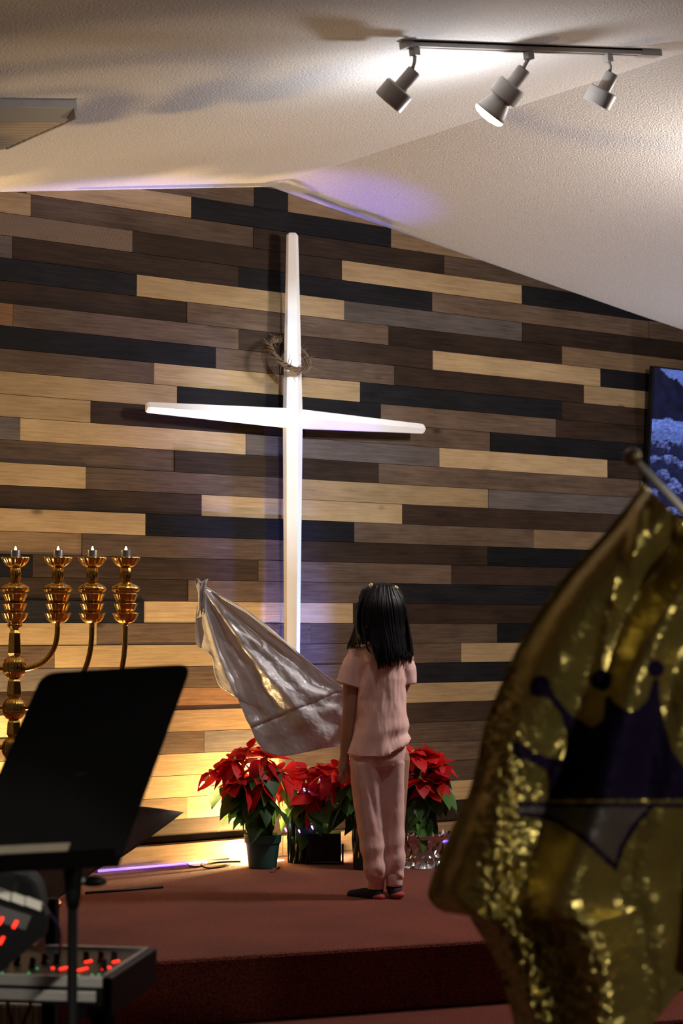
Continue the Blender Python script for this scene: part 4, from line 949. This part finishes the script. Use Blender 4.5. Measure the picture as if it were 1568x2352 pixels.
# grey pennant behind the music stand
pg = empty('grey_pennant', at_z(118, 2135), 'slate grey pointed pennant leaning behind the music stand', 'flag')
GCL = mat('slate_cloth', (0.22, 0.205, 0.21), 0.8, bump=0.0008, bump_scale=300)
pd = (at_z(118, 2135) - CAM).dot(FW)
P_p = cloth_grid([(40,1992),(150,1895),(250,1852),(330,1853),(421,1865)], [(112,2076),(160,2046),(220,2000),(290,1962),(421,1866)], [(40,1992),(60,2030),(112,2076)], [(421,1865),(421.5,1865.5),(421,1866)], 40, 16, lambda u, v, x, y: pd + 0.02*math.sin(u*9+v*2))
q = MB(); grid_mesh(q, P_p, [at_d(x, y, d) for row in P_p for x, y, d in row]); q.build('cloth', GCL, pg, smooth=True).modifiers.new('thickness', 'SOLIDIFY').thickness = 0.001
q = MB(); q.tube([at_z(118, 2135), at_d(112, 2060, pd+0.01), at_d(40, 1986, pd+0.012)], 0.005, 8); q.build('rod', RUBBER, pg, smooth=True)

# ================================================================== THE GIRL
g0 = at_z(880, 2062); GK = (g0 - CAM).dot(FW)/FPX
def G(px, py, dep=0.0): return g0 + RT*((px-880)*GK) + UZ*((2062-py)*GK) + FH*dep
SKIN = mat('skin', (0.42, 0.23, 0.15), 0.55, noise_amt=0.06, scale=12); PINK = None
girl = empty('person', g0, 'girl with long black hair in a pink T-shirt and joggers, seen from behind', 'person')
def capsule(q, pts, rad, seg=12):        # rounded tapering limb through the points
    pts = [Vector(p) for p in pts]
    d0 = (pts[0]-pts[1]).normalized(); d1 = (pts[-1]-pts[-2]).normalized(); P, R = [], []
    for k in range(4): a = math.pi/2*k/4; P.append(pts[0] + d0*rad[0]*math.cos(a)); R.append(max(rad[0]*math.sin(a), rad[0]*0.05))
    for i in range(len(pts)): P.append(pts[i]); R.append(rad[i])
    for k in range(1, 5): a = math.pi/2*k/4; P.append(pts[-1] + d1*rad[-1]*math.sin(a)); R.append(max(rad[-1]*math.cos(a), rad[-1]*0.05))
    q.tube(P, R, seg)
def fuse(name, q, m, parent, voxel, smooth_n=6, shape=None):
    """many closed shapes become one continuous skin"""
    tmp = bpy.data.objects.new('tmp', q.mesh('tmp', m)); COL.objects.link(tmp)
    r = tmp.modifiers.new('remesh', 'REMESH'); r.mode = 'VOXEL'; r.voxel_size = voxel; r.use_smooth_shade = True
    s = tmp.modifiers.new('smooth', 'SMOOTH'); s.factor = 0.5; s.iterations = smooth_n
    dg = bpy.context.evaluated_depsgraph_get(); dg.update()
    me = bpy.data.meshes.new_from_object(tmp.evaluated_get(dg)); me.name = name
    bpy.data.objects.remove(tmp, do_unlink=True)
    if shape:
        me.calc_loop_triangles(); N = [v.normal.copy() for v in me.vertices]
        for v, n in zip(me.vertices, N): v.co = v.co + n*shape(v.co)
    og = world_loc(parent)
    for v in me.vertices: v.co = v.co - og
    if not me.materials: me.materials.append(m)
    for p in me.polygons: p.use_smooth = True
    return obj(name, me, parent)
# body: one continuous figure, pelvis to head, arms with five-fingered hands
q = MB(); ax3 = (RT, FH, UZ)
q.ball(G(874,1402,0.005), 1, 24, 16, (0.070, 0.086, 0.098), ax3)                 # skull
q.ball(G(874,1432,0.050), 1, 16, 10, (0.050, 0.045, 0.060), ax3)                 # jaw
q.ball(G(870,1420,0.098), 1, 10, 8, (0.011, 0.016, 0.018), ax3)                  # nose
q.ball(G(870,1443,0.092), 1, 10, 6, (0.022, 0.008, 0.007), ax3)                  # lips
for s in (-1, 1):
    q.ball(G(874+s*41,1420,0.0), 1, 10, 8, (0.010, 0.018, 0.028), ax3)           # ear
capsule(q, [G(874,1450,0.0), G(874,1492,-0.01)], [0.036, 0.042])
capsule(q, [G(872,1500,-0.005), G(871,1560,0.0), G(870,1640,0.01), G(869,1720,0.0)], [0.058, 0.076, 0.076, 0.080], 16)
capsule(q, [G(822,1512,0.0), G(925,1512,-0.005)], [0.042, 0.042])
# left arm hangs straight, hand relaxed beside the thigh
capsule(q, [G(818,1514,0.0), G(806,1575,0.0), G(802,1632,0.005), G(797,1690,0.02), G(791,1738,0.035)], [0.038, 0.033, 0.028, 0.026, 0.019])
capsule(q, [G(791,1742,0.037), G(788,1768,0.045)], [0.020, 0.024], 12)
for i, (x, y, d, r_) in enumerate(((778,1796,.030,.0068), (783,1803,.042,.0072), (789,1804,.054,.0074), (795,1799,.064,.0070))):
    b0 = G(782+i*4, 1775, 0.033+i*0.010); m1 = b0.lerp(G(x, y, d), 0.55) - FH*0.004; capsule(q, [b0, m1, G(x+1, y, d+0.010)], [r_, r_*.95, r_*.8], 8)
capsule(q, [G(795,1758,0.060), G(800,1776,0.078), G(800,1788,0.082)], [0.0095, 0.0085, 0.0068], 8)   # thumb
# right arm bent forward, fist round the flag rod
hold = Vector(at_d(846, 1628, SD-0.012))
el = G(914, 1608, 0.085)
capsule(q, [G(930,1514,-0.005), G(930,1560,0.02), el, el.lerp(hold, 0.5), hold + (el-hold).normalized()*0.045], [0.038, 0.033, 0.029, 0.026, 0.019])
rod_d = (at_d(862,1640,SD-0.02) - at_d(812,1601,SD+0.012)).normalized(); ha = (hold-el).normalized(); hn = rod_d.cross(ha).normalized()
q.ball(hold - ha*0.018 + hn*0.016, 1, 12, 8, (0.020, 0.022, 0.014), (rod_d, ha, hn))
for i in range(4):
    c = hold + rod_d*((i-1.5)*0.0135); f = [c - ha*0.018 + hn*0.014, c + ha*0.010 + hn*0.014, c + ha*0.016, c + ha*0.004 - hn*0.014, c - ha*0.012 - hn*0.010]
    capsule(q, f, [0.0072, 0.0072, 0.007, 0.0066, 0.006], 8)
capsule(q, [hold - ha*0.024 + rod_d*0.02 + hn*0.008, hold - ha*0.004 + rod_d*0.026 - hn*0.010, hold + ha*0.008 + rod_d*0.016 - hn*0.016], [0.0095, 0.008, 0.0068], 8)
# legs and feet
for hx, kx_, ax_, tx_, ty_, td in ((848,852,862,812,2056,0.06), (902,905,903,896,2055,0.165)):
    capsule(q, [G(hx,1745,0.0), G(kx_,1880,0.012), G(ax_,2020,-0.005), G(ax_,2040,-0.008)], [0.070, 0.046, 0.030, 0.027], 14)
    capsule(q, [G(ax_+4,2052,-0.022), G((ax_+tx_)/2,2052,(td-0.02)/2), G(tx_,ty_,td)], [0.022, 0.021, 0.014], 10)
fuse('body', q, SKIN, girl, 0.0042, 4)
EYE = mat('eye', (0.7, 0.68, 0.65), 0.2); IRIS = mat('dark_iris', (0.02, 0.012, 0.008), 0.2)
for s in (-1, 1):
    q = MB(); c = G(870+s*17, 1408, 0.078); q.ball(c, 0.0105, 12, 8); ey = q.build('eye', EYE, girl, smooth=True)
    q = MB(); q.ball(c + FH*0.0062, 0.0055, 10, 6); q.build('iris', IRIS, ey, smooth=True)

def ellring(l, r, y, b, dep, n=40, tilt=0.0, sq=2.3):
    cx, a = (l+r)/2, (r-l)/2; out = []
    for k in range(n):
        t = 2*math.pi*k/n; ct, st2 = math.cos(t), math.sin(t)
        x = a*math.copysign(abs(ct)**(2/sq), ct); d = b*math.copysign(abs(st2)**(2/sq), st2)
        out.append(G(cx + x, y + tilt*x, dep + d))
    return out
def cotton(name, c):
    m, nt, b = new_mat(name); n, l = nt.nodes, nt.links
    tc = n.new('ShaderNodeTexCoord'); z = n.new('ShaderNodeTexNoise'); z.inputs['Scale'].default_value = 700; z.inputs['Detail'].default_value = 2; l.new(tc.outputs['Object'], z.inputs['Vector'])
    z2 = n.new('ShaderNodeTexNoise'); z2.inputs['Scale'].default_value = 24; z2.inputs['Detail'].default_value = 4; l.new(tc.outputs['Object'], z2.inputs['Vector'])
    rp = n.new('ShaderNodeValToRGB'); rp.color_ramp.elements[0].color = tuple(x*.9 for x in c)+(1,); rp.color_ramp.elements[1].color = tuple(min(1, x*1.06) for x in c)+(1,); l.new(z2.outputs['Fac'], rp.inputs['Fac'])
    l.new(rp.outputs['Color'], b.inputs['Base Color']); b.inputs['Roughness'].default_value = 0.9; b.inputs['Sheen Weight'].default_value = 0.25; b.inputs['Specular IOR Level'].default_value = 0.15
    bp = n.new('ShaderNodeBump'); bp.inputs['Distance'].default_value = 0.0012; bp.inputs['Strength'].default_value = 0.5; l.new(z.outputs['Fac'], bp.inputs['Height']); l.new(bp.outputs['Normal'], b.inputs['Normal'])
    return m
PINK = cotton('pink_cotton', (0.84, 0.53, 0.48)); PINKD = cotton('pink_joggers', (0.80, 0.50, 0.46))
# T-shirt
q = MB()
T_ = [(852,898,1478,.052,-.005,0), (834,914,1486,.066,-.005,0), (818,930,1498,.078,0,0), (816,934,1520,.088,0,0), (822,935,1560,.095,.0,0), (822,934,1610,.094,.004,0), (819,936,1650,.098,.004,0),
      (812,940,1678,.103,.004,0), (806,936,1702,.104,.003,0), (800,942,1722,.108,.003,0), (797,945,1736,.111,.003,0), (798,944,1738,.109,.003,0)]
def hem_lift(ring, y):                   # the hem rides up over the right hip
    k = max(0, min(1, (y-1660)/76))
    return [p + UZ*(GK*k*(0.62*max(0, ((p-g0).dot(RT)/GK + 880) - 884) + 0.10*max(0, 830 - ((p-g0).dot(RT)/GK + 880)))) for p in ring]
q.loft([hem_lift(ellring(l, r, y, b, dp, 44, ti), y) for l, r, y, b, dp, ti in T_])
def sleeve(path, rad):
    capsule(q, path[:1] + path[1:], rad, 18) if False else q.tube(path, rad, 20)
q.tube([G(838,1500,0.0), G(824,1510,0.0), G(812,1535,0.0), G(800,1576,0.0)], [0.036, 0.047, 0.050, 0.052], 22)
q.tube([G(912,1500,-.004), G(924,1512,-.002), G(930,1538,0.0), G(930,1570,0.008)], [0.036, 0.044, 0.046, 0.046], 22)
def shirt_folds(p):
    v = p - g0; x, y, d = v.dot(RT)/GK + 880, 2062 - v.z/GK, v.dot(FH)
    f = 0.0045*fbm(x/22.0, y/70.0, d*10, 3)
    f += 0.0050*math.sin((x*0.9 + (y-1500)*0.42)/9.5)*math.exp(-((x-838)/26)**2)*math.exp(-((y-1600)/60)**2)      # drag folds under the left arm
    f += 0.0060*math.sin((y - 0.55*(880-x))/11.0)*math.exp(-((y-1692)/30)**2)*math.exp(-((x-905)/36)**2)             # blouson over the right hip
    f += 0.0035*math.sin((x + 0.2*y)/8.0)*math.exp(-((y-1705)/28)**2)
    f -= 0.0040*math.exp(-((x - 836 - (y-1520)*0.05)/5.0)**2)*math.exp(-((y-1545)/42)**2)                            # armhole seam
    return f
shirt = fuse('t_shirt', q, PINK, girl, 0.0045, 3, shirt_folds); shirt['label'] = 'pink short-sleeved T-shirt'
# hem stitching bands
def band(name, ringpts, r, m, parent):
    q = MB(); q.tube(ringpts + [ringpts[0]], r, 6, cap=False); return q.build(name, m, parent, smooth=True)
band('hem', hem_lift(ellring(798, 944, 1734, .1095, .003, 48), 1734), 0.0016, PINK, shirt)
sl_ax = (G(800,1576) - G(812,1535)).normalized(); u, w = frame_of(sl_ax)
band('sleeve_hem', [G(801,1572) + (u*math.cos(2*math.pi*k/28) + w*math.sin(2*math.pi*k/28))*0.0508 for k in range(28)], 0.0018, PINK, shirt)
# joggers
q = MB()
q.loft([ellring(812,930,1690,.085,.0), ellring(806,934,1720,.094,.0), ellring(804,934,1745,.098,.0), ellring(808,931,1760,.090,.0), ellring(816,926,1772,.06,.0)])
for L in ([(804,882,1750,.086,-.006),(806,882,1800,.082,-.008),(812,883,1850,.074,-.008),(820,884,1900,.068,-.010),(827,885,1950,.066,-.012),(833,886,1990,.064,-.014),(837,886,2014,.056,-.014),(845,882,2026,.042,-.012)],
          [(882,934,1750,.084,.006),(882,932,1800,.078,.010),(883,930,1850,.070,.012),(884,929,1900,.064,.012),(885,930,1950,.062,.010),(885,931,1985,.060,.008),(885,929,2006,.052,.006),(888,923,2018,.040,.002)]):
    q.loft([ellring(l, r, y, b, dp, 30) for l, r, y, b, dp in L])
q.loft([ellring(845,920,1735,.082,.0,24), ellring(856,909,1800,.062,.001,24), ellring(866,901,1860,.050,.002,24), ellring(875,893,1915,.034,.002,24)])
def leg_folds(p):
    v = p - g0; x, y, d = v.dot(RT)/GK + 880, 2062 - v.z/GK, v.dot(FH)
    low = max(0, min(1, (y-1880)/80))
    f = 0.0022*fbm(x/24.0, y/50.0, d*12, 3) + 0.0026*low*math.sin((y + 0.35*(x-880))/8.5 + 1.5*fbm(x/30.0, y/40.0, 4.0, 2))
    f += 0.0045*math.exp(-((y-2008)/9)**2)*math.sin(x/5.0)
    f -= 0.0055*math.exp(-((x - (838 + (y-1750)*0.20))/7.0)**2)*max(0, min(1, (y-1745)/30))*max(0, 1-max(0, y-1870)/50)
    return f
jog = fuse('joggers', q, PINKD, girl, 0.0045, 3, leg_folds); jog['label'] = 'pink joggers with a pale side stripe'
for l, r, y0, y1 in ((843,882,2014,2041), (887,924,2006,2034)):
    q = MB(); q.loft([ellring(l, r, y0, .036, -.005, 24), ellring(l-1, r+1, y0+5, .039, -.005, 24), ellring(l, r, y1-4, .038, -.006, 24), ellring(l+1, r-1, y1, .036, -.006, 24)]); q.build('cuff', PINKD, jog, smooth=True)
# pale piping down the left leg
STRIPE = cotton('pale_piping', (0.62, 0.50, 0.42)); dg = bpy.context.evaluated_depsgraph_get(); dg.update()
from mathutils.bvhtree import BVHTree
bv = BVHTree.FromPolygons([v.co for v in jog.data.vertices], [p.vertices[:] for p in jog.data.polygons])
for off in (0, 7):
    P = []
    for k in range(31):
        t = k/30; y = 1742 + t*272; x = 813 + off*0.7 + t*30 + 3*math.sin(t*3)
        s = G(x, y, -0.4) - g0; h = bv.ray_cast(s, FH)
        if h[0] is not None: P.append(h[0] + g0 - FH*0.0004)
    if len(P) > 3: q = MB(); q.tube(P, 0.0020, 6); q.build('side_piping', STRIPE, jog, smooth=True)
# socks
SOCK = mat('black_sock_knit', (0.010, 0.010, 0.014), 0.9, bump=0.0008, bump_scale=500); HEEL = mat('coral_sock_heel', (0.42, 0.06, 0.06), 0.9, bump=0.0008, bump_scale=500)
for lab, axx, tx_, td in (('black sock with a coral heel on the left foot', 863, 806, 0.055), ('black sock with a coral heel on the right foot', 905, 897, 0.165)):
    q = MB(); yo = 0 if axx < 880 else -5
    capsule(q, [G(axx,2030+yo,-.006), G(axx,2046+yo,-.008)], [0.031, 0.031], 14)
    capsule(q, [G(axx+4,2054+yo,-.026), G((axx+tx_)/2+2,2054+yo,(td-.02)/2), G(tx_,2058+yo,td)], [0.0255, 0.024, 0.017], 12)
    s_ = fuse('sock', q, SOCK, girl, 0.004, 4); s_['label'] = lab
    q = MB(); q.ball(G(axx+7,2057+yo,-.030), 1, 14, 10, (0.0285, 0.026, 0.0165), ax3); q.build('heel', HEEL, s_, smooth=True)

# hair: base volume plus locks
m, nt, b = new_mat('black_hair'); n, l = nt.nodes, nt.links
tc = n.new('ShaderNodeTexCoord'); mpn = n.new('ShaderNodeMapping'); mpn.inputs['Scale'].default_value = (1, 1, 0.03); l.new(tc.outputs['Object'], mpn.inputs[0])
z = n.new('ShaderNodeTexNoise'); z.inputs['Scale'].default_value = 320; z.inputs['Detail'].default_value = 3; l.new(mpn.outputs[0], z.inputs['Vector'])
rp = n.new('ShaderNodeValToRGB'); rp.color_ramp.elements[0].color = (0.003,0.003,0.004,1); rp.color_ramp.elements[1].color = (0.008,0.007,0.009,1); l.new(z.outputs['Fac'], rp.inputs['Fac']); l.new(rp.outputs['Color'], b.inputs['Base Color'])
b.inputs['Roughness'].default_value = 0.42; b.inputs['Specular IOR Level'].default_value = 0.22; bp = n.new('ShaderNodeBump'); bp.inputs['Distance'].default_value = 0.001; l.new(z.outputs['Fac'], bp.inputs['Height']); l.new(bp.outputs['Normal'], b.inputs['Normal'])
HAIR = m
q = MB()
HR = [(866,884,1338,.02,-.005),(846,904,1342,.055,-.005),(830,920,1354,.083,-.006),(823,929,1372,.098,-.008),(821,931,1395,.104,-.012),(820,932,1420,.102,-.018),(819,934,1445,.092,-.028),(826,934,1462,.070,-.045),(852,915,1480,.030,-.070)]
rings_ = [ellring(l, r, y, b, dp, 36, 0, 2.1) for l, r, y, b, dp in HR]
# keep the face free: the front of the volume is drawn back below the fringe
for ri, ring in enumerate(rings_):
    y = HR[ri][2]
    if y > 1375:
        for k in range(36):
            v = ring[k] - g0; d = v.dot(FH)
            if d > 0.045: ring[k] = ring[k] - FH*(d-0.045)
q.loft(rings_); hair = fuse('hair', q, HAIR, girl, 0.0045, 3, lambda p: 0.0016*math.sin((p - g0).dot(RT)*900)); hair['label'] = 'long straight black hair'
rh = random.Random(5)
def lock(path, w0, w1, th=0.006):        # flat tapering strand
    P = [Vector(p) for p in path]; S = []
    for i in range(len(P)-1):
        p0, p1, p2, p3 = P[max(i-1,0)], P[i], P[i+1], P[min(i+2, len(P)-1)]
        for k in range(5): t = k/5; S.append(0.5*((2*p1) + (p2-p0)*t + (2*p0-5*p1+4*p2-p3)*t*t + (3*p1-p0-3*p2+p3)*t**3))
    S.append(P[-1]); R = []
    for i in range(len(S)): t = i/(len(S)-1); R.append(max(0.0006, (w0 + (w1-w0)*t)*(1 - max(0, t-0.8)/0.2*0.85)))
    q = MB(); q.tube(S, R, 7); q.build('lock', HAIR, hair, smooth=True)
# locks: (root x, root y, depth), waypoints follow the head, ends vary
def back_dep(x, y):                      # depth of the hair surface at the back of the head and shoulders
    t = min(1, abs((x-876)/60)); return -0.006 - (0.112 if y > 1400 else 0.112*math.sqrt(max(0.1, 1-((1400-y)/66)**2)))*math.sqrt(max(0.12, 1-t*t)) - (0.006 if y > 1460 else 0)
for i in range(105):                      # the full curtain over the right half of the back
    f = rh.random(); xe = 866 + f*76 + rh.uniform(-3,3); ye = 1534 - 26*max(0, f-0.25) + rh.uniform(-16,4); xm = 846 + f*88
    w = rh.uniform(.0032,.0068)
    lock([G(860+f*46,1349+rh.uniform(-4,4),back_dep(860+f*46,1349)), G(842+f*86,1392,back_dep(842+f*80,1392)), G(xm,1440,back_dep(xm,1440)), G(xm*.4+xe*.6,1486,back_dep(xe*.9+88,1486)), G(xe,ye,back_dep(xe*.8+175,1500)+rh.uniform(0,.014))], w, w*1.15)
for i in range(64):                      # left curtain sweeping over the shoulder to the front
    f = rh.random(); xe = 846 - f*50; ye = 1478 + f*14 + rh.uniform(-8,5); w = rh.uniform(.0035,.0068)
    lock([G(848-f*6,1352+rh.uniform(-3,5),-.060+f*.055), G(826-f*3,1390,-.078+f*.075), G(821-f*2,1428,-.090+f*.090), G(826-f*15,1458,-.098+f*.10), G(xe,ye,-.088+f*.095)], w, w)
for i in range(18):                      # strands meeting at the collar
    f = rh.random(); w = rh.uniform(.006,.008)
    lock([G(852+f*14,1349,back_dep(856,1349)), G(834+f*28,1392,back_dep(840+f*20,1392)), G(828+f*38,1434,back_dep(836+f*30,1434)), G(834+f*34,1460,-.106), G(838+f*32,1474+rh.uniform(-5,4),-.096)], w, w*.8)
lock([G(842,1440,-.114), G(841,1470,-.114), G(842,1488,-.110), G(854,1503,-.108)], 0.005, 0.003)
for i in range(54):                      # right side curtain
    f = rh.random(); w = rh.uniform(.0035,.0066)
    lock([G(906+f*6,1352,-.060+f*.055), G(929,1394,-.062+f*.07), G(937+f*1,1440,-.060+f*.06), G(942+f*4,1485,-.062+f*.06), G(940+f*10+rh.uniform(-2,2),1518+rh.uniform(-16,8),-.056+f*.05)], w, w*.95)
# parting and clips
PART = mat('hair_parting', (0.10, 0.075, 0.06), 0.6)
for pl in ([(889,1347),(893,1360),(896,1374)], [(896,1374),(884,1377),(872,1382)]):
    P = []
    for x, y in pl:
        P.append(G(x, y, -0.006 - 0.104*math.sqrt(max(0.05, 1-((y-1400)/64)**2)) * math.sqrt(max(0.1, 1-((x-876)/58)**2)) - 0.004))
    q = MB(); q.tube(P, 0.0011, 6); q.build('parting', PART, hair, smooth=True)
YEL = mat('yellow_clip', (0.72, 0.60, 0.30), 0.4); PNK = mat('pink_clip', (0.70, 0.22, 0.36), 0.4)
for x, y, dp in ((853,1349,-.072),(907,1354,-.066)):
    c = G(x, y, dp); q = MB(); nrm = (c - G(876,1400,0)).normalized(); u, w = frame_of(nrm); c = c + nrm*0.010
    for k in range(5): a = k*1.2566; q.ball(c + (u*math.cos(a)+w*math.sin(a))*0.0058, 0.0040, 8, 6)
    hc = q.build('flower_clip', YEL, girl, smooth=True)
    q = MB(); q.ball(c - UZ*0.013 + nrm*0.002, 0.0038, 8, 6, (0.8,0.8,1.5)); q.build('clip_bead', PNK, hc, smooth=True)
